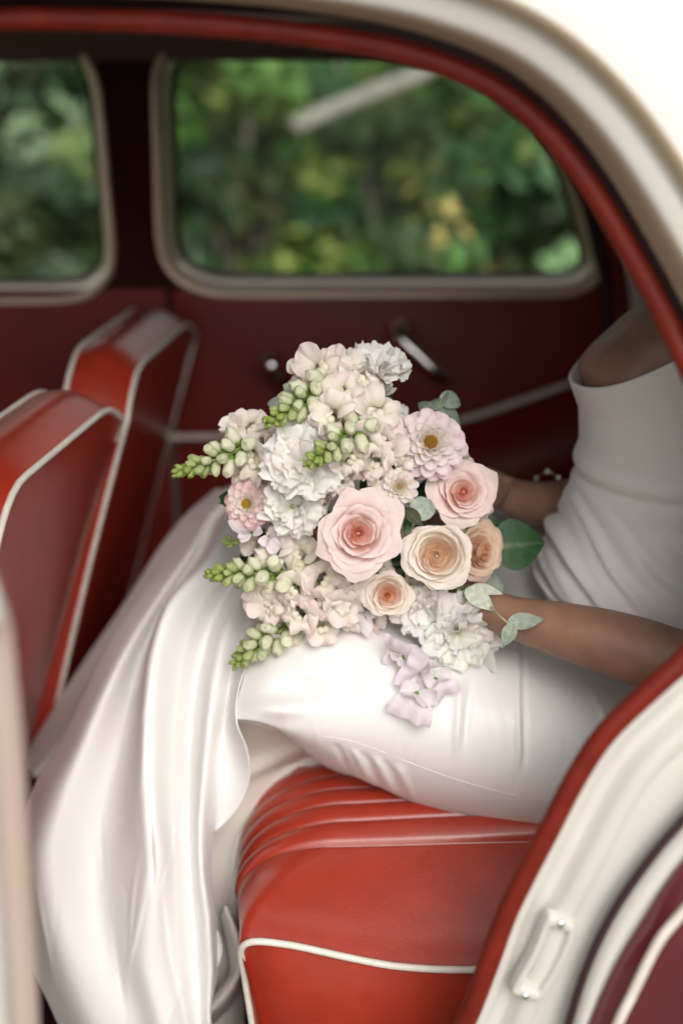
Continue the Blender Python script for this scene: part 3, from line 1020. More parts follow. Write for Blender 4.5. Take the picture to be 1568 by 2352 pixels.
# --- bodice: strapless, ruched at the waist, standing a little off the chest
def bodice():
    nz, na = 120, 120
    zf = [0.905, 0.940, 0.979, 1.02, 1.066, 1.10, 1.136, 1.168]
    xf = [0.250, 0.228, 0.2347, 0.2546, 0.2667, 0.2690, 0.2665, 0.2545]
    hw = [0.165, 0.152, 0.140, 0.136, 0.138, 0.142, 0.146, 0.148]
    g = []
    for i in range(nz):
        f = i / (nz - 1)
        zb = 0.905 + (1.168 - 0.905) * f
        x0 = float(np.interp(zb, zf, xf))
        w0 = float(np.interp(zb, zf, hw))
        row = []
        for j in range(na):
            a = 2 * math.pi * j / na           # 0 = front (towards -X), pi/2 = near side
            ca, sa = math.cos(a), math.sin(a)
            xc = x0 + 0.125
            ex = 0.125 * (abs(ca) ** 0.85) * (1 if ca > 0 else -1)
            side = sm(0.0, 1.0, abs(sa))
            z = zb + f ** 2 * ((0.055 + 0.035 * max(0, sa)) * (1 - max(0, ca)) ** 1.2)
            p = np.array([xc - ex + 0.10 * (z - 1.0) * (1 - max(0, ca)), 1.555 - w0 * sa * (1 - 0.06 * abs(ca)), z])
            # ruching that drags from the waist up to the back
            rz = z - 0.055 * max(0, 1 - ca) ** .8 * (-1) - 0.12 * abs(sa)
            amp = sm(1.07, 0.965, z) * 0.0050 * (0.35 + .65 * sm(-.3, .9, ca))
            ph = (z * 1.0 + 0.10 * (1 - ca) + 0.006 * math.sin(3 * a + z * 40)) 
            r = amp * (math.sin(ph * 2 * math.pi / 0.031) + 0.55 * math.sin(ph * 2 * math.pi / 0.0185 + 1.3 + 2 * a))
            r += 0.004 * bell(z - 1.076, 0.010) * sm(-.2, .8, ca) - 0.005 * bell(z - 1.062, 0.006) * sm(-.2, .8, ca)
            r += 0.0012 * math.sin(4 * a + z * 22) * sm(0.93, 1.1, z)
            p += np.array([-ca, -sa, 0]) * r
            row.append(p)
        g.append(row)
    # turned-over top edge and inside
    top = g[-1]
    cx = np.mean([p for p in top], axis=0)
    for dz, inn_ in ((0.003, .0015), (0.001, .006), (-0.008, .012), (-0.022, .026), (-0.04, .045), (-.05, .07)):
        row = []
        for p in top:
            d = cx - p; d[2] = 0; d /= np.linalg.norm(d)
            row.append(p + d * inn_ + np.array([0, 0, dz]))
        g.append(row)
    return grid('bodice', g, M['satin'], dress, wrap=True, flip=True)
bodice()

# --- the body: one continuous skinned figure
def body():
    J = {}
    def j(n, p, r): J[n] = (Vector(p), r)
    j('pelvis', (0.435, 1.54, 0.80), (0.10, 0.12))
    j('waist', (0.375, 1.55, 0.97), (0.088, 0.112))
    j('chest', (0.392, 1.555, 1.13), (0.108, 0.108))
    j('upper', (0.425, 1.555, 1.235), (0.100, 0.100))
    j('ster', (0.362, 1.56, 1.175), (0.112, 0.125))
    j('neck0', (0.49, 1.55, 1.315), (0.058, 0.06))
    j('neck1', (0.50, 1.55, 1.375), (0.05, 0.05))
    j('skull0', (0.492, 1.55, 1.43), (0.068, 0.066))
    j('skull1', (0.495, 1.55, 1.50), (0.085, 0.074))
    j('skull2', (0.50, 1.55, 1.555), (0.060, 0.055))
    E = [('pelvis', 'waist'), ('waist', 'chest'), ('chest', 'ster'), ('ster', 'upper'), ('upper', 'neck0'), ('neck0', 'neck1'), ('neck1', 'skull0'), ('skull0', 'skull1'), ('skull1', 'skull2')]
    # legs
    for s, hip, kn, an, toe in (('n', (0.41, 1.49, 0.79), (-0.01, 1.555, 0.825), (-0.10, 1.58, 0.45), (-0.23, 1.58, 0.385)),
                                ('f', (0.41, 1.63, 0.78), (-0.07, 1.70, 0.87), (-0.30, 1.76, 0.47), (-0.42, 1.76, 0.40))):
        j('hip' + s, hip, 0.078); j('th' + s, Vector(hip).lerp(Vector(kn), .5), 0.062); j('kn' + s, kn, 0.046)
        j('shin' + s, Vector(kn).lerp(Vector(an), .4), 0.042); j('an' + s, an, 0.034); j('toe' + s, toe, 0.030)
        E += [('pelvis', 'hip' + s), ('hip' + s, 'th' + s), ('th' + s, 'kn' + s), ('kn' + s, 'shin' + s), ('shin' + s, 'an' + s), ('an' + s, 'toe' + s)]
    # arms: near then far
    nw = P(1135, 1408, 1.405)
    ne = P(1640, 1545, 1.285)
    nm = P(1380, 1470, 1.340)
    nm2 = P(1510, 1512, 1.312)
    j('shn', (0.485, 1.395, 1.245), 0.058); j('uan', (0.455, 1.325, 1.11), 0.045); j('eln', ne, 0.040)
    j('fan2', nm2, 0.0395); j('fan', nm, 0.0358); j('fan1', nm.lerp(nw, .55), 0.0288); j('wrn', nw, 0.0245)
    j('pmn', P(1075, 1385, 1.44), (0.030, 0.020))
    E += [('upper', 'shn'), ('shn', 'uan'), ('uan', 'eln'), ('eln', 'fan2'), ('fan2', 'fan'), ('fan', 'fan1'), ('fan1', 'wrn'), ('wrn', 'pmn')]
    fw, fe = P(1165, 1140, 1.655), (0.44, 1.76, 0.965)
    fm = P(1250, 1165, 1.675)
    j('shf', (0.485, 1.705, 1.245), 0.058); j('uaf', (0.475, 1.775, 1.11), 0.045); j('elf', fe, 0.040)
    j('faf2', Vector(fm).lerp(Vector(fe), .4), 0.040); j('faf', fm, 0.034); j('wrf', fw, 0.027); j('pmf', P(1085, 1130, 1.60), (0.030, 0.020))
    E += [('upper', 'shf'), ('shf', 'uaf'), ('uaf', 'elf'), ('elf', 'faf2'), ('faf2', 'faf'), ('faf', 'wrf'), ('wrf', 'pmf')]
    # fingers curl round the stems of the bouquet
    grip = Vector((0.10, 1.535, 0.955))
    for s, palm, sgn in (('n', J['pmn'][0], 1), ('f', J['pmf'][0], -1)):
        to = (grip - palm).normalized()
        side = Vector((0, 0, 1)) if s == 'n' else Vector((0, 0, 1))
        for q, (off, ln) in enumerate(((0.024, .031), (0.008, .035), (-0.008, .032), (-0.023, .026))):
            b = palm + side * off + to * 0.026
            k1 = b + to * ln
            k2 = k1 + (to * .5 + Vector((-.6, .6 * sgn, 0))).normalized() * ln * .75
            k3 = k2 + (to * -.3 + Vector((-.7, .5 * sgn, 0))).normalized() * ln * .6
            for nm_, p_, r_ in (('a', b, .0095), ('b', k1, .0088), ('c', k2, .0080), ('d', k3, .0068)):
                j('f%s%d%s' % (s, q, nm_), p_, r_)
            E += [('pm' + s, 'f%s%da' % (s, q)), ('f%s%da' % (s, q), 'f%s%db' % (s, q)), ('f%s%db' % (s, q), 'f%s%dc' % (s, q)), ('f%s%dc' % (s, q), 'f%s%dd' % (s, q))]
        wr = J['wr' + s][0]
        side = side if s == 'f' else -side
        tb = wr.lerp(palm, .5) + side * 0.018 + Vector((0, .015, 0))
        t1 = tb + (to + side * .8).normalized() * .034
        t2 = t1 + to * .028
        for nm_, p_, r_ in (('ta', tb, .012), ('tb', t1, .0105), ('tc', t2, .008)):
            j(s + nm_, p_, r_)
        E += [('wr' + s, s + 'ta'), (s + 'ta', s + 'tb'), (s + 'tb', s + 'tc')]
    names = list(J)
    idx = {n: i for i, n in enumerate(names)}
    me = bpy.data.meshes.new('body')
    me.from_pydata([J[n][0] for n in names], [(idx[a], idx[b]) for a, b in E], [])
    o = link('body', me, M['skin'], bride, smooth=False)
    sk = o.modifiers.new('skin', 'SKIN')
    sk.use_smooth_shade = True
    sk.branch_smoothing = 0.4
    if not me.skin_vertices:
        bpy.context.view_layer.objects.active = o
        me.attributes  # noqa
    lay = me.skin_vertices[0].data if len(me.skin_vertices) else None
    if lay is None:
        bm = bmesh.new(); bm.from_mesh(me)
        bm.verts.layers.skin.verify()
        bm.to_mesh(me); bm.free()
        lay = me.skin_vertices[0].data
    for n in names:
        r = J[n][1]
        lay[idx[n]].radius = (r, r) if not isinstance(r, tuple) else r
        lay[idx[n]].use_root = (n == 'pelvis')
    ss = o.modifiers.new('smooth', 'SUBSURF')
    ss.levels = ss.render_levels = 2
    # face: eyes, brows and mouth, and the hair, out of the picture but where they belong
    return o
body_o = body()
def blob(name, c, r, mt, parent, ns=14, nr=9):
    V, F = lathe_geo([(max(1e-4, math.sin(math.pi * k / (nr - 1))), -math.cos(math.pi * k / (nr - 1))) for k in range(nr)], ns)
    return mesh(name, [Vector((v[0] * r[0], v[1] * r[1], v[2] * r[2])) + Vector(c) for v in V], F, mt, parent)
M['eye'] = mat('eye', (0.6, 0.57, 0.53), 0.2)
M['lip'] = mat('lips', (0.30, 0.09, 0.08), 0.4)
for s in (-1, 1):
    blob('eye', (0.425, 1.55 + s * 0.031, 1.49), (0.011, 0.013, 0.008), M['eye'], body_o)
    blob('eyebrow', (0.417, 1.55 + s * 0.032, 1.510), (0.006, 0.019, 0.004), M['hair'], body_o)
blob('nose', (0.412, 1.55, 1.465), (0.017, 0.012, 0.022), M['skin'], body_o)
blob('mouth', (0.425, 1.55, 1.430), (0.009, 0.024, 0.008), M['lip'], body_o)
hg = []
for k in range(16):
    f = k / 15
    row = []
    for q in range(28):
        a = 2 * math.pi * q / 28
        front_ = max(0, -math.cos(a))
        z = 1.592 - 0.20 * f * (1 - .80 * front_ ** .7)
        r = math.sin(min(1, f * 1.6 + .02) * math.pi / 2)
        row.append((0.515 + 0.098 * r * math.cos(a), 1.55 + 0.088 * r * math.sin(a), z))
    hg.append(row)
grid('hair', hg, M['hair'], body_o, wrap=True, flip=True)

# ------------------------------------------------------------------ bracelet
br = empty('bracelet', P(1258, 1160, 1.66))
tag(br, 'fine chain bracelet with small pearls on the far forearm', 'bracelet')
M['gold'] = mat('bracelet_gold', (0.75, 0.55, 0.32), 0.25, metal=1.0)
M['pearl'] = mat('pearl', (0.80, 0.74, 0.68), 0.25)
c0 = Vector(P(1255, 1160, 1.672))
axd = (Vector((0.44, 1.76, 0.965)) - Vector(P(1165, 1140, 1.655))).normalized()
e1 = Vector((0, 0, 1)); e1 = (e1 - axd * e1.dot(axd)).normalized(); e2 = axd.cross(e1)
ring = [c0 + (e1 * math.cos(2 * math.pi * k / 40) + e2 * math.sin(2 * math.pi * k / 40)) * 0.0405 for k in range(40)]
tube('chain', ring, 0.0009, M['gold'], br, 6, closed=True)
for k in range(10):
    p = c0 + (e1 * math.cos(2 * math.pi * k / 10 + .35) + e2 * math.sin(2 * math.pi * k / 10 + .35)) * 0.0415
    blob('pearl_bead', p, (.0028,) * 3, M['pearl'], br, 10, 7)
# ------------------------------------------------------------------ bouquet
M['petal'] = mat('petal', (0.8, 0.7, 0.7), 0.55, attr='Col', transl=0.36, spec=0.3, vary=(110, .05, 6), bump=[(260, 0.14, 0.0014, 'noise')])
M['green'] = mat('stem_green', (0.10, 0.18, 0.05), 0.5, attr='Col', transl=0.12, vary=(120, .15))
M['euca'] = mat('eucalyptus_leaf', (0.2, 0.26, 0.2), 0.6, attr='Col', transl=0.12, vary=(150, 0.25, 6), bump=[(300, 0.2, 0.001, 'noise')])

BC = Vector((0.015, 1.50, 1.03))
bouquet = empty('bouquet', P(830, 1450, 1.47))
tag(bouquet, 'bridal bouquet of blush roses, white lisianthus, snapdragons and eucalyptus', 'bouquet')
RND = random.Random(7)

def depth_at(px, py):
    """front of the dome of flowers"""
    r = math.hypot((px - 830) / 330.0, (py - 1215) / 400.0)
    return 1.375 + 0.115 * min(r, 1.5) ** 2

def frame(px, py, Y=None, tilt=(0, 0), roll=0.0):
    """matrix of a flower whose local +Z looks at the camera, tilted right / up by tilt"""
    if Y is None: Y = depth_at(px, py)
    p = P(px, py, Y)
    z = (Vector((0, 0, CAM_H)) - p).normalized()
    right = Vector((1, 0, 0))
    up = z.cross(right).normalized()
    right = up.cross(z).normalized()
    z = (z + right * tilt[0] + up * tilt[1]).normalized()
    x = (right - z * right.dot(z)).normalized()
    y = z.cross(x)
    R = Matrix((x, y, z)).transposed().to_4x4()
    return Matrix.Translation(p) @ R @ Matrix.Rotation(roll, 4, 'Z')

def outward(px, py, k=1.0):
    return ((px - 830) / 330.0 * k, -(py - 1215) / 400.0 * k)

def place(o, mtx, parent):
    o.parent = parent
    o.matrix_parent_inverse = world_of(parent).inverted()
    o.matrix_basis = mtx
    return o

def sub(name, V, F, C, mt, parent, smooth=True):
    """sub-part in its parent's local coordinates"""
    LOCAL[0] = True
    o = mesh(name, V, F, mt, parent, smooth, C)
    LOCAL[0] = False
    return o

def mixc(a, b, t):
    return [a[k] * (1 - t) + b[k] * t for k in range(3)]

# --- petal sheets
def sheet(L, W, shape='oval', cup=0.0, bend=0.0, bend0=0.0, ruf=0.0, nf=3, ph=0.0, tip=0.0, fringe=0.0, nu=9, nv=8, c0=(1, 1, 1), c1=(1, 1, 1), cpow=1.0, fold=0.0, rnd=None, claw=0.18, rim=0.24, rpow=1.8, wave=0.0):
    """a petal or leaf from the origin along +X, face to +Z"""
    V, C = [], []
    for i in range(nv):
        v = i / (nv - 1)
        for j in range(nu):
            u = j / (nu - 1) * 2 - 1
            if shape == 'oval':
                w = W * math.sin(math.pi * min(1, (v * 0.94 + 0.03)) ** 0.85) ** 0.75
                vv = v
            elif shape == 'leaf':
                w = W * (math.sin(math.pi * min(1, v ** 0.72)) ** 0.9 + 0.02)
                vv = v
            elif shape == 'round':
                w = W * math.sqrt(max(0.0, 1 - (2 * v - 1) ** 2)) + W * .03
                vv = v
            else:       # fan: narrow claw, broad rounded rim
                w = W * (claw + (1 - claw) * math.sin(math.pi * .5 * min(1, v * 1.15)) ** .8)
                vv = v * (1 - rim * abs(u) ** 2.4) + tip * v * v * (1 - abs(u)) ** 1.5
                if fringe and rnd and i == nv - 1:
                    vv += fringe * rnd.uniform(-1, 1)
            s = vv * L
            th = bend0 + bend * vv
            if abs(bend) > 1e-4:
                x = L / bend * (math.sin(th) - math.sin(bend0))
                z = L / bend * (-math.cos(th) + math.cos(bend0))
            else:
                x, z = s * math.cos(bend0), s * math.sin(bend0)
            nx, nz = -math.sin(th), math.cos(th)
            h = cup * W * u * u * (0.3 + 0.7 * v) + fold * abs(u) * w + ruf * v ** rpow * (math.sin(nf * math.pi * u + ph + 1.5 * v) + .45 * math.sin(2.3 * nf * math.pi * u + ph * 3)) + wave * W * math.sin(3.0 * v + ph) * math.cos(1.5 * u + ph)
            V.append((x + nx * h, u * w, z + nz * h))
            C.append(mixc(c0, c1, v ** cpow))
    return V, grid_faces(nv, nu), C

def xf(V, m):
    return [m @ Vector(v) for v in V]

def RX(a): return Matrix.Rotation(a, 4, 'X')
def RY(a): return Matrix.Rotation(a, 4, 'Y')
def RZ(a): return Matrix.Rotation(a, 4, 'Z')
def T(x, y, z): return Matrix.Translation((x, y, z))

def join(parts):
    V, F, C = [], [], []
    for v, f, c in parts:
        b = len(V)
        V += list(v); C += list(c)
        F += [tuple(i + b for i in q) for q in f]
    return V, F, C

def ball(r, c0, c1, ns=10, nr=8, bumpy=0.0, seed=0):
    V, C = [], []
    for k in range(nr):
        t = k / (nr - 1)
        rr = max(1e-4, math.sin(math.pi * t)); z = -math.cos(math.pi * t)
        for q in range(ns):
            a = 2 * math.pi * q / ns
            V.append((r[0] * rr * math.cos(a), r[1] * rr * math.sin(a), r[2] * z))
            C.append(mixc(c0, c1, t))
    return V, grid_faces(nr, ns, True), C

# --- rose
def rose_petal(R, f, wang, heart, edge, rnd, cupped=0.0, pointed=0.0):
    """f = 0 heart .. 1 outermost; petal about local +Z centred on angle 0"""
    nu, nv = 15, 11
    rt = R * (0.055 + 0.83 * f ** 1.12)
    rb = R * (0.02 + 0.20 * f)
    zt = R * (0.30 - 0.30 * f ** 1.3) + rnd.uniform(-.02, .02) * R
    kz = min(1, f * 1.4)
    zb = (zt - R * .24) * (1 - kz) - R * 0.42 * kz
    curl = R * (0.012 + 0.15 * f ** 1.6)
    spir = 0.26 * (1 - f) ** 2 + rnd.uniform(-.03, .05)
    ph = rnd.uniform(0, 6.28)
    tipu = rnd.uniform(-.35, .35)
    V, C = [], []
    for i in range(nv):
        v = i / (nv - 1)
        for j in range(nu):
            u = j / (nu - 1) * 2 - 1
            wv = 0.55 + 0.45 * math.sin(math.pi * (0.12 + 0.60 * v))
            a = u * wang * wv
            vt = v * (1 - (0.10 + .20 * f) * abs(u) ** 3.2) + pointed * (f ** 1.3) * v * v * max(0, 1 - abs(u - tipu) * 3.2) ** 1.5
            p = vt ** (0.62 + 0.25 * f)
            r = rb + (rt - rb) * p
            bell_ = math.sin(math.pi * min(1, vt)) * R * (0.05 + cupped * .10) * (0.4 + f)
            r += bell_
            z = zb + (zt - zb) * vt ** (0.95 - .1 * f)
            k = max(0, vt - 0.70) / 0.30
            r += curl * k ** 1.7
            z -= curl * 0.75 * k ** 2.2
            r *= 1 + spir * u
            z += R * 0.020 * (0.3 + f) * math.sin(2.2 * math.pi * u + ph) * vt ** 2
            r += R * 0.022 * (0.2 + f) * (math.sin(2.3 * math.pi * u + ph * 2) + .5 * math.sin(5.3 * math.pi * u + ph)) * vt ** 3
            V.append((r * math.cos(a), r * math.sin(a), z))
            t = min(1, max(0, (vt - .2) / .75)) ** 1.3 * (0.35 + 0.65 * min(1, f * 2.0)) + 0.45 * min(1, f * 1.4)
            C.append(mixc(heart, edge, min(1, t)))
    return V, grid_faces(nv, nu, False, 0, True), C

def rose(px, py, Rpx, heart, edge, label, n=26, tilt=(0, 0), roll=0.0, Y=None, cupped=0.0, pointed=0.1, core=None, seed=1, name='rose', squash=1.0):
    rnd = random.Random(seed)
    m = frame(px, py, Y, tilt, roll)
    R = Rpx / FPX * (m.translation - Vector((0, 0, CAM_H))).length * 0.95
    # the heart: tight bud with sepals below
    parts = []
    core = core or heart
    nh = 7
    for k in range(nh):
        f = 0.006 + 0.10 * k / nh
        V, F, C = rose_petal(R, f, 1.25, core, mixc(core, edge, .45), rnd)
        parts.append((xf(V, RZ(k * 2.399)), F, C))
    V, F, C = ball((R * .06, R * .045, R * .16), core, core)
    parts.append((xf(V, T(0, 0, R * .10)), F, C))
    for k in range(5):
        V, F, C = sheet(R * .75, R * .14, 'leaf', bend=-.5, bend0=-.6, c0=(.09, .17, .05), c1=(.12, .22, .07))
        parts.append((xf(V, T(0, 0, -R * .42) @ RZ(k * 1.257) ), F, C))
    V, F, C = join(parts)
    o = sub(name, V, F, C, M['petal'], None)
    place(o, m, bouquet)
    o['label'] = label
    for k in range(n):
        f = 0.12 + 0.88 * (k / (n - 1)) ** 0.86
        wang = 1.28 - 0.20 * f
        pa = RZ(k * 2.399 + rnd.uniform(-.45, .45)) @ RY(rnd.uniform(-.10, .10)) @ RX(rnd.uniform(-.08, .08))
        e = mixc(edge, [min(1, c * 1.04) for c in edge], rnd.random())
        V, F, C = rose_petal(R * (1 + rnd.uniform(-.04, .04)), f, wang, heart, e, rnd, cupped, pointed)
        sub('petal', xf(V, pa), F, C, M['petal'], o)
    return o

PINK_E = (0.88, 0.73, 0.70); PINK_H = (0.92, 0.50, 0.40)
PEACH_E = (0.87, 0.77, 0.68); PEACH_H = (0.92, 0.62, 0.40)
rose(822, 1226, 112, PINK_H, PINK_E, 'large blush pink rose facing the viewer', 22, (0.0, 0.02), 0.3, Y=1.372, pointed=.09, seed=3)
rose(1062, 1132, 88, PINK_H, (0.88, 0.73, 0.68), 'blush pink rose behind the peach ones', 20, (0.12, 0.12), 1.2, Y=1.43, pointed=.06, seed=5)
rose(1003, 1276, 88, PEACH_H, (0.88, 0.80, 0.72), 'cream peach garden rose with a cupped heart', 26, (-0.05, -0.05), 2.2, Y=1.385, cupped=.8, pointed=.05, seed=8, core=(0.88, .74, .60))
rose(1105, 1268, 72, (0.82, 0.50, 0.32), (0.86, 0.68, 0.54), 'deeper peach rose turned to the right', 22, (0.85, -0.05), 0.5, Y=1.435, cupped=.6, seed=10)
rose(890, 1368, 62, (0.85, 0.44, 0.26), (0.87, 0.77, 0.69), 'small peach spray rose with an orange heart', 20, (0.02, -0.12), 0.9, Y=1.392, cupped=.5, seed=12, name='spray_rose')
rose(705, 1235, 40, (0.66, 0.25, 0.13), (0.74, 0.40, 0.26), 'small coral rose deep between the white flowers', 12, (-0.3, 0), 0.9, Y=1.47, seed=13, name='spray_rose')

# --- lisianthus: loose ruffled white cups
def ruffled(px, py, Rpx, label, n=18, tilt=(0, 0), Y=None, c_in=(0.86, 0.85, 0.72), c_out=(0.90, 0.88, 0.85), seed=1, name='lisianthus', flat=1.0, roll=0.0, fringe=0.05):
    rnd = random.Random(seed)
    m = frame(px, py, Y, tilt, roll)
    R = Rpx / FPX * (m.translation - Vector((0, 0, CAM_H))).length
    V, F, C = ball((R * .18, R * .18, R * .30), (.10, .18, .06), (.35, .42, .16))
    V = xf(V, T(0, 0, -R * .45))
    o = sub(name, V, F, C, M['green'], None)
    place(o, m, bouquet)
    o['label'] = label
    for k in range(n):
        f = k / (n - 1)
        L_ = R * (0.75 + 0.45 * f) * rnd.uniform(.9, 1.1)
        V, F, C = sheet(L_, R * (0.50 + .20 * f) * rnd.uniform(.85, 1.15), 'fan', cup=.22, bend=-(0.5 + 0.8 * f) * flat, bend0=1.42 - 0.62 * f * flat,
                        ruf=R * rnd.uniform(.07, .14), nf=rnd.uniform(1.5, 2.6), rpow=2.2, wave=.12, rim=.16, ph=rnd.uniform(0, 6), fringe=fringe * .7, nu=23, nv=10, c0=c_in, c1=[c * rnd.uniform(.97, 1.03) for c in c_out], cpow=.6, rnd=rnd)
        mt = T(0, 0, -R * .48) @ RZ(k * 2.399 + rnd.uniform(-.2, .2)) @ RX(rnd.uniform(-.25, .25))
        sub('petal', xf(V, mt), F, C, M['petal'], o)
    return o
ruffled(693, 1055, 90, 'frilled white lisianthus, upper of the two at the left', 22, (-0.15, 0.15), 1.40, seed=21)
ruffled(668, 1165, 72, 'frilled white lisianthus, lower of the two at the left', 18, (-0.25, -0.1), 1.405, seed=22)
ruffled(862, 842, 80, 'white lisianthus at the very top of the bouquet, seen from the side', 20, (0.25, 1.6), 1.475, seed=23, flat=.75)
ruffled(878, 892, 34, 'closed white lisianthus bud below the topmost flower', 9, (0.2, 1.8), 1.478, seed=24, flat=.12, fringe=.01)
ruffled(972, 1402, 66, 'white frilled flower beside the small spray rose', 18, (0.0, -0.35), 1.405, seed=25)
ruffled(1058, 1455, 98, 'large white frilled lisianthus at the lower right', 24, (0.2, -0.3), 1.40, seed=26)
ruffled(1030, 1515, 52, 'white frilled flower hanging under the large lisianthus', 14, (-0.1, -0.6), 1.425, seed=27)
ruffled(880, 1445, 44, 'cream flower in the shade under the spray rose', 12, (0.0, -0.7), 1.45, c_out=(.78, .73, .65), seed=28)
ruffled(910, 948, 30, 'small white flower behind the pink dahlia', 10, (0.3, 0.7), 1.50, seed=29)
ruffled(783, 817, 22, 'pale green frilled bud beside the topmost flower', 7, (-0.2, 1.7), 1.475, c_in=(.45, .50, .22), c_out=(.62, .64, .36), seed=30, flat=.15, fringe=.02, name='lisianthus_bud')

# --- dahlias
def dahlia(px, py, Rpx, label, tilt=(0, 0), Y=None, c_in=(.90, .86, .80), c_out=(.84, .66, .73), eye=(.62, .33, .05), rings=6, seed=1, disc=0.24):
    rnd = random.Random(seed)
    m = frame(px, py, Y, tilt, rnd.uniform(0, 6))
    R = Rpx / FPX * (m.translation - Vector((0, 0, CAM_H))).length
    parts = []
    for k in range(70):                       # the eye: a button of small florets
        r = R * disc * math.sqrt((k + .5) / 70); a = k * 2.399
        V, F, C = ball((R * .028, R * .028, R * .07), mixc(eye, (.1, .06, .01), .4), mixc(eye, (.8, .55, .12), rnd.random() * .6), 6, 5)
        parts.append((xf(V, T(r * math.cos(a), r * math.sin(a), R * (.10 - .10 * (r / (R * disc)) ** 2))), F, C))
    V, F, C = join(parts)
    o = sub('dahlia', V, F, C, M['petal'], None)
    place(o, m, bouquet)
    o['label'] = label
    cnt = 0
    for q in range(rings):
        f = q / (rings - 1)
        nn = int(8 + 4 * f + (2 if q % 2 else 0))
        for k in range(nn):
            L_ = R * (0.36 + 0.46 * f) * rnd.uniform(.9, 1.08)
            cc = mixc(c_in, c_out, min(1, f * .9 + rnd.uniform(-.1, .15)))
            V, F, C = sheet(L_, R * (.15 + .075 * f), 'fan', cup=.7 - .25 * f, bend=0.35 - .65 * f, bend0=1.02 - 0.95 * f + rnd.uniform(-.1, .1), nu=7, nv=7, c0=c_in, c1=cc, cpow=.8, tip=-.02)
            mt = RZ((k + (q % 2) * .5) / nn * 6.283 + rnd.uniform(-.08, .08)) @ T(R * (disc * .75 + .05 * f), 0, -R * .16 * f)
            sub('ray_petal', xf(V, mt), F, C, M['petal'], o)
    return o
dahlia(988, 1016, 84, 'pink tipped dahlia with an orange eye at the upper right', (0.12, 0.18), 1.43, seed=41)
dahlia(916, 1118, 44, 'small creamy dahlia above the large rose', (0.05, 0.05), 1.415, c_in=(.84, .78, .68), c_out=(.82, .74, .72), eye=(.74, .60, .36), seed=42, rings=5, disc=.22)
dahlia(566, 1158, 58, 'pink dahlia at the left seen from its side', (-0.35, 0.1), 1.425, c_out=(.76, .45, .46), eye=(.70, .48, .04), seed=43, rings=5)

# --- sweet peas
def sweet_pea(px, py, Rpx, label, tilt=(0, 0), roll=0, Y=None, col=(.80, .68, .76), seed=1):
    rnd = random.Random(seed)
    Rpx *= 1.18 if py > 1390 else 1.1
    if py > 1490:
        Y = on_surface(lap, px, py)[1] - 0.012
    m = frame(px, py, Y, tilt, roll)
    R = Rpx / FPX * (m.translation - Vector((0, 0, CAM_H))).length
    V, F, C = ball((R * .12, R * .12, R * .22), (.12, .2, .06), (.2, .3, .1))
    o = sub('sweet_pea', V, F, C, M['green'], None)
    place(o, m, bouquet)
    o['label'] = label
    pale = (.90, .86, .86)
    V, F, C = sheet(R * 1.25, R * .98, 'fan', cup=.25, bend=-1.1, bend0=1.05, ruf=R * .15, nf=rnd.uniform(1.0, 1.5), ph=rnd.uniform(0, 6), nu=23, nv=11, c0=pale, c1=col, claw=.30, rim=.04, wave=.22, tip=-.10)
    sub('standard_petal', V, F, C, M['petal'], o)
    for sy in (-1, 1):
        V, F, C = sheet(R * rnd.uniform(.75, 1.0), R * .42, 'fan', cup=.9, bend=-.9, bend0=1.35, ruf=R * .09, nf=1.2, ph=rnd.uniform(0, 6), nu=13, nv=9, c0=pale, c1=mixc(col, pale, .35), claw=.35, wave=.25)
        sub('wing_petal', xf(V, RZ(sy * rnd.uniform(.5, .9)) @ RX(-sy * .7)), F, C, M['petal'], o)
    return o
LIL = (.82, .71, .78)
sweet_pea(578, 1222, 34, 'lilac pink sweet pea below the left dahlia', (-.3, .1), 1.9, 1.425, LIL, 51)
sweet_pea(618, 1232, 30, 'lilac sweet pea petal pair nearest the white lisianthus', (.2, -.2), -.6, 1.42, LIL, 52)
sweet_pea(925, 1510, 40, 'lilac sweet pea lying on the lap, left of the stem', (-.4, -.2), 1.2, 1.425, LIL, 53)
sweet_pea(968, 1535, 42, 'lilac sweet pea lying on the lap under the white flowers', (.1, -.4), 2.6, 1.42, (.80, .71, .78), 54)
sweet_pea(955, 1592, 46, 'lowest lilac sweet pea hanging over the thigh', (-.1, -.4), 4.4, 1.395, LIL, 55)
sweet_pea(1000, 1560, 34, 'small lilac sweet pea right of the lowest one', (.4, -.3), 5.2, 1.41, (.80, .72, .77), 56)
sweet_pea(835, 1400, 34, 'pale sweet pea beside the spray rose', (-.1, -.4), 4.2, 1.42, (.81, .74, .78), 57)

# --- snapdragons: spikes of green buds opening to blush florets
def bud_geo(s, green):
    """closed bud along +Z with its calyx; s = length"""
    ns, nr = 12, 11
    V, C = [], []
    cream = (.88, .87, .70); gr = (.36, .46, .10)
    top = mixc(cream, gr, green)
    for k in range(nr):
        t = k / (nr - 1)
        r = s * np.interp(t, [0, .08, .25, .45, .62, .78, .90, .97, 1.0], [.07, .15, .24, .285, .27, .29, .22, .10, .001])
        for q in range(ns):
            a = 2 * math.pi * q / ns
            lob = 1 + .16 * math.cos(2 * a) * t - .10 * math.cos(3 * a + 1) * t
            V.append((r * lob * math.cos(a) + .10 * s * t * t, r * math.sin(a), s * (t - .10 * t * math.cos(2 * a) * (t > .8))))
            C.append(mixc((.30, .40, .08), top, sm(.0, .40, t)))
    parts = [(V, grid_faces(nr, ns, True), C)]
    for q in range(5):
        v, f, c = sheet(s * .52, s * .20, 'leaf', cup=.5, bend=.55, bend0=.95, nu=5, nv=6, c0=(.20, .30, .05), c1=(.32, .44, .12))
        parts.append((xf(v, RZ(q * 1.257 + .4) @ T(s * .09, 0, -.03 * s)), f, c))
    return join(parts)

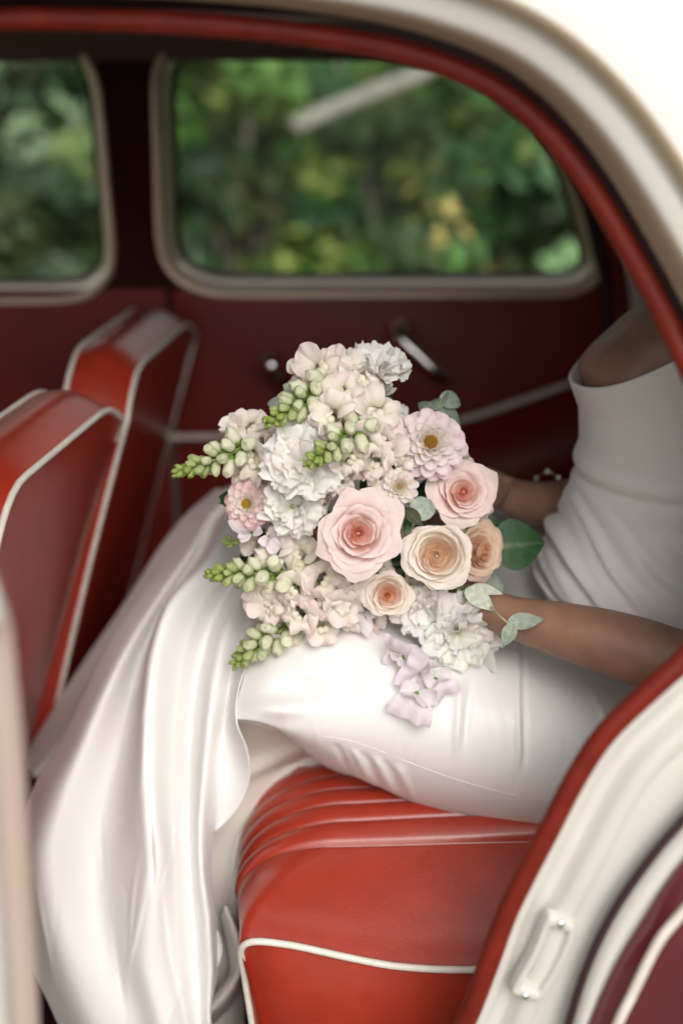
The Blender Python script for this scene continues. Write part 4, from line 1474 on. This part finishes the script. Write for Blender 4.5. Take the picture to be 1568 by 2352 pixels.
def floret_geo(s, rnd, blush):
    """open two-lipped floret, throat along +Z"""
    cream = (.92, .89, .72); pk = mixc((.91, .84, .80), (.88, .72, .71), blush)
    parts = []
    V, C = [], []
    ns, nr = 14, 8
    for k in range(nr):
        t = k / (nr - 1)
        r = s * (.12 + .20 * t ** .7 - .05 * t ** 4)
        for q in range(ns):
            a = 2 * math.pi * q / ns
            V.append((r * math.cos(a) * 1.15, r * math.sin(a) * (1 + .12 * math.cos(a)), s * .70 * t))
            C.append(mixc(cream, pk, t * .7))
    parts.append((V, grid_faces(nr, ns, True), C))
    for a, l, w, b0, bd in ((1.57 - .50, .66, .42, 1.45, -1.7), (1.57 + .50, .66, .42, 1.40, -1.6), (-1.57 - .95, .52, .34, 1.15, -2.3), (-1.57 + .05, .50, .34, 1.05, -2.4), (-1.57 + 1.0, .52, .34, 1.15, -2.2)):
        v, f, c = sheet(s * l * rnd.uniform(.8, 1.2), s * w * rnd.uniform(.85, 1.2), 'fan', cup=rnd.uniform(-.1, .45), bend=bd * rnd.uniform(.6, 1.15), bend0=b0 + rnd.uniform(-.25, .25),
                        ruf=s * rnd.uniform(.05, .10), nf=rnd.uniform(.7, 1.5), ph=rnd.uniform(0, 6), nu=13, nv=10, c0=cream, c1=pk, cpow=.7, claw=.45, rim=.34, rpow=1.5, wave=rnd.uniform(.1, .25))
        parts.append((xf(v, T(0, 0, s * .60) @ RZ(a + rnd.uniform(-.2, .2)) @ T(s * .20, 0, 0) @ RX(rnd.uniform(-.35, .35))), f, c))
    for dx in (-.09, .09):
        v, f, c = ball((s * .13, s * .15, s * .12), cream, mixc(cream, pk, .4), 10, 7)
        parts.append((xf(v, T(dx * s, -s * .14, s * .68)), f, c))
    for q in range(4):
        v, f, c = sheet(s * .34, s * .13, 'leaf', cup=.5, bend=.4, bend0=1.05, nu=5, nv=5, c0=(.20, .30, .06), c1=(.34, .44, .12))
        parts.append((xf(v, RZ(q * 1.571) @ T(s * .12, 0, -s * .02)), f, c))
    return join(parts)
BUDS = [bud_geo(1.0, g_) for g_ in (0.95, 0.75, 0.40, 0.10)]
FLOR = [floret_geo(1.0, random.Random(100 + k), b_) for k, b_ in enumerate((.1, .35, .6, .9, .5, .2, .75, .4, .0, .3, .8, .55))]
def cached_mesh(name, geo, mt, cache={}):
    key = (name, id(geo))
    if key not in cache:
        V, F, C = geo
        me = bpy.data.meshes.new(name)
        me.from_pydata([tuple(v) for v in V], [], F)
        a = me.color_attributes.new('Col', 'FLOAT_COLOR', 'POINT')
        c = np.ones((len(V), 4), np.float32); c[:, :3] = np.array(C, np.float32)
        a.data.foreach_set('color', c.ravel())
        me.materials.append(mt)
        me.polygons.foreach_set('use_smooth', [True] * len(me.polygons))
        cache[key] = me
    return cache[key]
def look(zdir, roll=0.0):
    z = Vector(zdir).normalized()
    return z.to_track_quat('Z', 'Y').to_matrix().to_4x4() @ RZ(roll)
def floret_at(px, py, Y, spx, zdir, k, parent, rnd, name='floret'):
    p = P(px, py, Y)
    s = spx * 1.28 / FPX * 1.47
    me = cached_mesh('floret', FLOR[k % len(FLOR)], M['petal'])
    o = bpy.data.objects.new(name, me); COL.objects.link(o)
    place(o, Matrix.Translation(p) @ look(zdir, rnd.uniform(-1.3, 1.3)) @ Matrix.Scale(s, 4) @ Matrix.Translation((0, 0, -.55)), parent)
    return o

def snapdragon(path_px, label, nb, seed, smin=11, smax=34, florets=()):
    """path of (px, py, Y) from tip to base"""
    rnd = random.Random(seed)
    pts = [np.array(P(*q)) for q in path_px]
    cv = spline(pts, 40)
    V, F = tube_geo(cv, [0.0011 + 0.0016 * k / 39 for k in range(40)], 8)
    st = mesh('snapdragon', V, F, M['green'], bouquet, True, [(.28, .36, .12)] * len(V))
    st['label'] = label
    ax = Vector(cv[0] - cv[-1]).normalized()
    cam_d = (Vector((0, 0, CAM_H)) - Vector(cv[20])).normalized()
    e1 = (cam_d - ax * cam_d.dot(ax)).normalized(); e2 = ax.cross(e1)
    for k in range(nb):
        f = k / (nb - 1)
        t = f ** 1.15 * 0.97
        i = min(39, int(t * 39))
        p = Vector(cv[i])
        s = 1.46 * (smin + (smax - smin) * f ** 1.15) / FPX * 1.45
        a = k * 2.399 + seed
        rad = e1 * math.cos(a) + e2 * math.sin(a)
        d = (ax * (1.25 - 0.85 * f) + rad * (0.55 + 0.75 * f)).normalized()
        g_ = 0 if f < .30 else 1 if f < .48 else 2 if f < .66 else 3
        me = cached_mesh('bud', BUDS[g_], M['petal'])
        o = bpy.data.objects.new('bud', me); COL.objects.link(o)
        place(o, Matrix.Translation(p + rad * (0.001 + .0022 * f)) @ look(d, rnd.uniform(0, 6)) @ Matrix.Scale(s * rnd.uniform(.9, 1.1), 4), st)
    for k, (px, py, Y, sp, dx, dz) in enumerate(florets):
        floret_at(px, py, Y, sp, cam_d + Vector((dx, 0, dz)), rnd.randrange(12), st, rnd)
    return st
snapdragon([(410,1082,1.415),(470,1066,1.425),(530,1040,1.435),(600,1012,1.46)], 'snapdragon spike reaching furthest left', 30, 61, 13, 44,
           [(575,985,1.465,52,-.2,.6),(540,985,1.46,40,-.5,.6),(590,1062,1.44,58,-.5,-.1),(612,1100,1.45,52,-.4,-.3),(560,1080,1.45,44,-.3,-.4)])
snapdragon([(622,968,1.40),(665,938,1.41),(710,910,1.425),(765,888,1.45)], 'snapdragon spike with green tip under the topmost blooms', 30, 62, 14, 44,
           [(735,848,1.46,62,-.4,.6),(770,842,1.465,46,0,.7),(818,868,1.455,56,.2,.5),(788,908,1.43,60,-.1,.2),(700,860,1.47,44,-.6,.5)])
snapdragon([(714,1062,1.355),(752,1032,1.37),(795,1002,1.385),(845,970,1.42)], 'snapdragon spike in the middle pointing down to the left', 28, 63, 13, 42,
           [(765,955,1.405,58,-.3,.3),(860,948,1.43,62,.1,.5),(835,1010,1.40,50,.1,0),(800,1050,1.395,52,-.1,-.2),(880,1000,1.43,52,.2,.3),(725,960,1.42,46,-.4,.4)])
snapdragon([(488,1320,1.40),(545,1316,1.40),(610,1318,1.405),(700,1310,1.425)], 'upper of the two snapdragon spikes at the lower left', 32, 64, 13, 46,
           [(632,1270,1.42,56,-.3,.4),(690,1275,1.42,56,-.1,.2),(740,1330,1.405,58,0,-.1),(680,1350,1.40,54,-.3,-.1),(610,1375,1.41,54,-.4,-.3),(765,1365,1.405,50,.2,-.2)])
snapdragon([(543,1522,1.405),(580,1490,1.405),(630,1458,1.41),(705,1420,1.425)], 'lowest snapdragon spike, its green tip over the knee', 30, 65, 13, 44,
           [(620,1395,1.405,52,-.5,-.1),(690,1410,1.40,58,-.1,-.2),(655,1470,1.42,46,-.3,-.6),(740,1435,1.405,58,0,-.4),(785,1395,1.40,56,.1,-.2),(720,1470,1.43,44,-.1,-.7)])
snapdragon([(522,1245,1.45),(545,1248,1.45),(580,1255,1.455),(620,1262,1.46)], 'short green snapdragon tip half hidden at the left', 10, 66, 10, 22)

# stock florets that fill the dome between the larger blooms
rnd = random.Random(5)
FILL = [(948,1335,1.43,42),(870,1310,1.425,40),(1040,1225,1.445,36),(1100,1180,1.47,34),(780,1320,1.42,42),(738,1118,1.415,52),(772,1104,1.41,46),(742,1150,1.42,44),(700,1195,1.43,40),(600,1120,1.45,46),(930,1190,1.44,36),(700,1120,1.43,44),(800,1375,1.405,48),(735,1375,1.40,50),(655,1395,1.405,50),(890,1028,1.425,54),(925,1045,1.43,50),(862,1062,1.42,52),(905,1075,1.425,46),(830,1072,1.43,48),(780,1085,1.43,44),(870,1100,1.425,40),(945,1095,1.44,40),(955,1060,1.44,40),
        (600,1250,1.45,48),(660,1232,1.44,46),(570,1110,1.46,46),(750,1090,1.45,40),(640,1330,1.43,48),(715,1285,1.43,50),(795,1340,1.42,44),(815,1420,1.42,44),(850,1420,1.43,44),
        (720,1010,1.44,46),(655,985,1.46,42),(835,905,1.46,50),(880,960,1.46,48),(905,985,1.46,44),(690,905,1.48,40),(760,1000,1.43,46),(640,1020,1.46,44),(760,1400,1.42,48),(670,1440,1.43,46),
        (590,1150,1.47,40),(640,1215,1.46,40),(860,1460,1.47,40),(920,1450,1.46,44),(1000,1460,1.45,40),(1100,1400,1.46,36),(960,1350,1.44,40),(930,1240,1.45,34),(1050,1060,1.48,40),(820,960,1.43,52)]
for k, (px, py, Y, s) in enumerate(FILL):
    o = floret_at(px, py, Y, s, Vector((0, 0, CAM_H)) - P(px, py, Y) + Vector(((px - 830) / 400, 0, -(py - 1215) / 500)) + Vector((rnd.uniform(-.5, .5), 0, rnd.uniform(-.5, .5))), rnd.randrange(12), bouquet, rnd, 'stock_floret')

# --- leaves
def leaf(px, py, Lpx, Wpx, ang, name, label, kind='round', tilt=(0, 0), Y=None, bend=-.3, fold=.12, c=None, mt=None, seed=0):
    """base at (px,py); ang = direction in the picture plane, degrees from the right, counter-clockwise"""
    m = frame(px, py, Y, tilt, math.radians(ang))
    s = (m.translation - Vector((0, 0, CAM_H))).length / FPX
    c = c or (.24, .31, .25)
    nu, nv = 13, 15
    V, F, C = sheet(Lpx * s, Wpx * s * .5, kind, bend=bend, fold=fold, ruf=.0006, nf=2.3, ph=seed, nu=nu, nv=nv, c0=mixc(c, (.45, .48, .36), .25 if mt is None else .03), c1=c)
    C = [mixc(cc, (.50, .55, .42), .3 if mt is None else .12) if i % nu == nu // 2 else cc for i, cc in enumerate(C)]      # midrib
    o = sub(name, V, F, C, mt or M['euca'], None)
    place(o, m, bouquet)
    if label: o['label'] = label
    return o
DK = (.022, .078, .022)
M['rleaf'] = mat('rose_leaf', (.03, .08, .03), 0.42, attr='Col', transl=0.10, spec=.3, vary=(90, .2), bump=[(160, .35, .0015, 'noise')])
leaf(1128, 1258, 128, 118, 8, 'rose_leaf', 'large glossy dark green rose leaf at the right', 'leaf', (.1, .15), 1.46, -.35, .16, DK, M['rleaf'], 1)
leaf(545, 1150, 46, 44, 165, 'rose_leaf', None, 'leaf', (-.2, .2), 1.475, -.3, .1, DK, M['rleaf'], 2)
leaf(965, 1205, 72, 30, 128, 'rose_leaf', None, 'leaf', (-.2, .4), 1.385, -.5, .4, (.07, .075, .04), M['rleaf'], 3)
leaf(930, 1225, 46, 22, 75, 'rose_leaf', None, 'leaf', (.3, .1), 1.40, -.2, .3, DK, M['rleaf'], 4)
leaf(1070, 1352, 84, 26, -20, 'rose_leaf', None, 'leaf', (.1, .2), 1.43, -.2, .3, DK, M['rleaf'], 5)
leaf(1060, 1345, 66, 24, -52, 'rose_leaf', None, 'leaf', (.1, .0), 1.42, -.2, .3, DK, M['rleaf'], 6)
leaf(640, 1190, 40, 30, 120, 'rose_leaf', None, 'leaf', (.1, .0), 1.45, -.2, .3, DK, M['rleaf'], 7)
leaf(950, 1190, 62, 56, 50, 'eucalyptus_leaf', 'round silvery eucalyptus leaf between the roses', 'round', (.1, .2), 1.40, -.4, .05, (.30, .35, .29), None, 8)
leaf(1010, 940, 66, 62, 112, 'eucalyptus_leaf', None, 'round', (-.5, .3), 1.485, -1.5, .1, (.16, .23, .16), None, 9)
leaf(1010, 925, 58, 46, 25, 'eucalyptus_leaf', None, 'round', (.3, .5), 1.49, -.6, .15, (.24, .31, .25), None, 10)
leaf(1000, 948, 68, 60, -22, 'eucalyptus_leaf', None, 'leaf', (.3, .1), 1.488, -.3, .1, (.13, .19, .15), None, 11)
leaf(996, 948, 48, 32, 148, 'eucalyptus_leaf', None, 'leaf', (-.3, .1), 1.49, -.3, .1, (.12, .16, .11), None, 12)
leaf(655, 930, 50, 34, 170, 'eucalyptus_leaf', None, 'leaf', (-.4, .2), 1.47, -.4, .2, (.28, .33, .28), None, 13)
leaf(690, 905, 52, 36, 148, 'eucalyptus_leaf', None, 'leaf', (-.3, .3), 1.44, -.2, .2, (.27, .33, .24), None, 14)
leaf(650, 985, 54, 46, 165, 'eucalyptus_leaf', None, 'round', (-.4, .1), 1.48, -.6, .2, (.22, .26, .25), None, 15)
leaf(660, 1010, 52, 30, 185, 'eucalyptus_leaf', None, 'leaf', (-.3, .0), 1.48, -.3, .2, (.22, .27, .22), None, 16)
leaf(1128, 1378, 62, 48, 78, 'eucalyptus_leaf', None, 'round', (.5, .0), 1.455, -.4, .1, (.30, .37, .31), None, 17)
leaf(1068, 1352, 84, 44, -38, 'eucalyptus_leaf', 'pale eucalyptus leaf under the peach rose', 'leaf', (-.1, .5), 1.405, -.5, .2, (.52, .56, .46), None, 18)
leaf(1080, 1348, 76, 26, -12, 'eucalyptus_leaf', None, 'leaf', (-.1, .5), 1.41, -.4, .2, (.50, .54, .45), None, 19)
leaf(1120, 1382, 96, 22, -2, 'eucalyptus_leaf', None, 'leaf', (.1, .3), 1.43, -.3, .2, (.25, .29, .20), None, 20)
leaf(1163, 1432, 92, 40, 12, 'eucalyptus_leaf', 'slender grey eucalyptus leaf lying on the near forearm', 'leaf', (.2, .3), 1.338, -.3, .15, (.26, .31, .25), None, 21)
leaf(1178, 1432, 58, 34, -114, 'eucalyptus_leaf', 'small eucalyptus leaf hanging before the near forearm', 'leaf', (.1, .0), 1.336, -.2, .2, (.24, .30, .23), None, 22)
leaf(1128, 1478, 52, 32, 80, 'eucalyptus_leaf', None, 'round', (.4, .0), 1.42, -.2, .2, (.30, .36, .31), None, 23)
# stems
def stem(pts, r, c):
    cv = spline([P(*q) for q in pts], 24)
    V, F = tube_geo(cv, [r] * 24, 7)
    mesh('stem', V, F, M['green'], bouquet, True, [c] * len(V))
stem([(1120,1385,1.41),(1145,1412,1.355),(1168,1434,1.337)], .0011, (.55, .50, .34))
stem([(1000,985,1.49),(1003,950,1.49),(1012,915,1.49)], .0010, (.30, .34, .18))
stem([(865,860,1.485),(858,900,1.485),(850,960,1.47)], .0016, (.16, .25, .08))
stem([(985,1495,1.43),(990,1530,1.415),(985,1555,1.41)], .0010, (.28, .36, .14))
stem([(825,1345,1.43),(822,1372,1.42),(818,1395,1.42)], .0010, (.28, .34, .14))
stem([(1035,1340,1.42),(1068,1368,1.41),(1080,1390,1.41)], .0018, (.14, .24, .07))
grip0 = Vector((0.115, 1.555, 0.955))
for k in range(14):
    a = k * 2.399
    top = P(830 + 150 * math.cos(a) * math.sqrt(k / 14), 1230 + 160 * math.sin(a) * math.sqrt(k / 14), 1.48)
    g0 = grip0 + Vector((math.cos(a), math.sin(a), 0)) * .012
    cv = spline([top, top.lerp(g0, .6), g0, g0 + Vector((.05, .03, -.06))], 14)
    V, F = tube_geo(cv, [.0028] * 14, 7)
    mesh('stem', V, F, M['green'], bouquet, True, [(.10, .17, .05)] * len(V))
# greenery packed behind the blooms
for k in range(60):
    a = k * 2.399
    r = math.sqrt((k + .5) / 60)
    px, py = 830 + 265 * r * math.cos(a), 1200 + 310 * r * math.sin(a)
    leaf(px, py, RND.uniform(60, 90), RND.uniform(30, 46), math.degrees(math.atan2(-(py - 1200), px - 830)) + RND.uniform(-60, 60), 'rose_leaf', None, 'leaf', (RND.uniform(-.4, .4), RND.uniform(-.3, .5)), 1.475 + .03 * r, -.3, .2, DK, M['rleaf'], k)
# ------------------------------------------------------------------ garden beyond the car
M['leaf'] = mat('shrub_leaf', (0.05, 0.11, 0.03), 0.55, attr='Col', transl=0.25)
M['bark'] = mat('grey_bark', (0.30, 0.27, 0.22), 0.9, vary=(14, 0.3), bump=[(60, 0.6, 0.01, 'noise')])
def shrub(name, label, cat, group, x, y, w, h, depth, n, size, pal, seed, z0=0.0):
    rng = np.random.default_rng(seed)
    o = empty(name, (x, y, 0))
    tag(o, label, cat, group)
    # leaves spread through clumps inside the crown
    ncl = 64
    cc = rng.normal(0, 1, (ncl, 3))
    cc /= np.linalg.norm(cc, axis=1)[:, None]
    rad = rng.uniform(0.45, 1.0, (ncl, 1)) ** 0.6
    cc = cc * rad * np.array([w, depth, h * .5]) * .86
    cc[:, 2] += h * .5 + z0
    per = int(n * 1.5) // ncl
    tone_c = rng.choice([0.5, 0.8, 1.15, 1.6, 2.3], ncl)
    crd = rng.uniform(0.10, 0.24, ncl)
    basec = np.array([pal[int(rng.integers(len(pal)))] if rng.random() < .85 else pal[0] for _ in range(ncl)])
    ki = np.repeat(np.arange(ncl), per)
    nn = len(ki)
    unit = lambda a: a / np.linalg.norm(a, axis=1)[:, None]
    d = unit(rng.normal(0, 1, (nn, 3)))
    p = cc[ki] + d * (crd[ki] * rng.uniform(.4, 1.0, nn))[:, None] * np.array([1, 1, .8])
    p[:, 2] = np.maximum(p[:, 2], 0.03)
    nrm_ = unit(d + rng.normal(0, .45, (nn, 3)) + np.array([0, -.25, .35]))
    t = unit(np.cross(nrm_, rng.normal(0, 1, (nn, 3))))
    bb = np.cross(nrm_, t)
    L_ = (size * rng.uniform(.6, 1.3, nn))[:, None]
    W_ = L_ * .55
    q = p + np.array([x, y, 0])
    V = np.stack([q - t * L_ * .5, q - bb * W_ * .5 + nrm_ * W_ * .12, q + t * L_ * .5, q + bb * W_ * .5 + nrm_ * W_ * .12], 1).reshape(-1, 3)
    i0 = np.arange(nn) * 4
    F = np.concatenate([np.stack([i0, i0 + 1, i0 + 2], 1), np.stack([i0, i0 + 2, i0 + 3], 1)]).tolist()
    C = np.repeat(basec[ki] * tone_c[ki][:, None] * rng.uniform(.7, 1.3, (nn, 1)), 4, 0)
    mesh('foliage', V, F, M['leaf'], o, smooth=False, col=C)
    for s in range(4):
        a = rng.uniform(0, 6.28)
        tip = np.array([x + math.cos(a) * w * .6, y + math.sin(a) * depth * .6, h * rng.uniform(.6, .85) + z0])
        b0 = np.array([x + math.cos(a) * .06, y + math.sin(a) * .06, -0.02])
        path = spline([b0, b0 * .6 + tip * .4 + rng.normal(0, .05, 3), tip], 10)
        tube('stem', path, [0.024 - .018 * k / 9 for k in range(10)], M['bark'], o, 7)
    return o
G1 = [(0.16, 0.20, 0.045), (0.045, 0.15, 0.026), (0.032, 0.12, 0.030), (0.085, 0.19, 0.040), (0.022, 0.08, 0.026)]
G2 = [(0.14, 0.19, 0.06), (0.06, 0.14, 0.05), (0.11, 0.19, 0.09), (0.04, 0.12, 0.035), (0.15, 0.22, 0.12)]
G3 = [(0.09, 0.13, 0.035), (0.06, 0.11, 0.03), (0.12, 0.15, 0.05), (0.20, 0.17, 0.05)]
GR = 'shrubs of the hedge beyond the car'
shrub('shrub', 'pale leafy shrub seen through the front side window', 'shrub', GR, -1.05, 4.3, 0.62, 1.95, 0.6, 5200, .085, G2, 11)
shrub('shrub', 'deep green shrub at the left edge of the large window', 'shrub', GR, -0.38, 4.5, 0.42, 2.0, 0.6, 4600, .075, G1, 12)
shrub('shrub', 'bright green shrub behind the middle of the large window', 'shrub', GR, 0.18, 4.7, 0.46, 1.95, 0.6, 4600, .075, G1, 13)
shrub('shrub', 'grey green shrub at the right of the large window', 'shrub', GR, 0.82, 4.5, 0.52, 1.95, 0.6, 4600, .08, G2, 14)
shrub('shrub', 'dark shrub rising behind the right end of the hedge', 'shrub', GR, 1.55, 4.8, 0.62, 2.0, 0.6, 3600, .08, G1, 15)
shrub('shrub', 'shrub standing beyond the far left of the hedge', 'shrub', GR, -1.9, 4.6, 0.62, 2.0, 0.6, 3600, .08, G1, 16)
shrub('yellow_bush', 'low bush with yellow and orange leaves in front of the hedge', 'bush', None, 0.20, 3.75, 0.20, 1.0, 0.20, 700, .055, [(0.06, 0.14, 0.04), (0.26, 0.21, 0.07), (0.10, 0.15, 0.05), (0.26, 0.09, 0.035), (0.09, 0.15, 0.05)], 17, .20)
# tall dark trees that close the view behind the hedge
for k, (x, lab) in enumerate(((-2.0, 'tall dark tree behind the hedge, at its left'), (0.0, 'tall dark tree behind the middle of the hedge'), (2.0, 'tall dark tree behind the hedge, at its right'))):
    shrub('tree', lab, 'tree', 'trees closing the view behind the hedge', x, 6.2, 1.35, 3.0, 0.8, 7000, .15, [(0.022, 0.055, 0.02), (0.03, 0.07, 0.025)], 30 + k)
# bare pale branch caught in the hedge
bp = spline([P(672, 292, 3.75), P(760, 252, 3.8), P(860, 212, 3.85), P(960, 172, 3.9), P(1010, 140, 4.0), P(1090, 60, 4.3)], 20)
tag(tube('bare_branch', bp, [0.022] * 14 + [.018, .016, .014, .012, .010, .008], M['bark'], None, 10), 'pale bare branch leaning across the hedge behind the large window', 'branch')
bpy.data.objects['bare_branch'].data.materials[0] = mat('bleached_wood', (0.30, 0.29, 0.25), 0.85, vary=(20, .2))
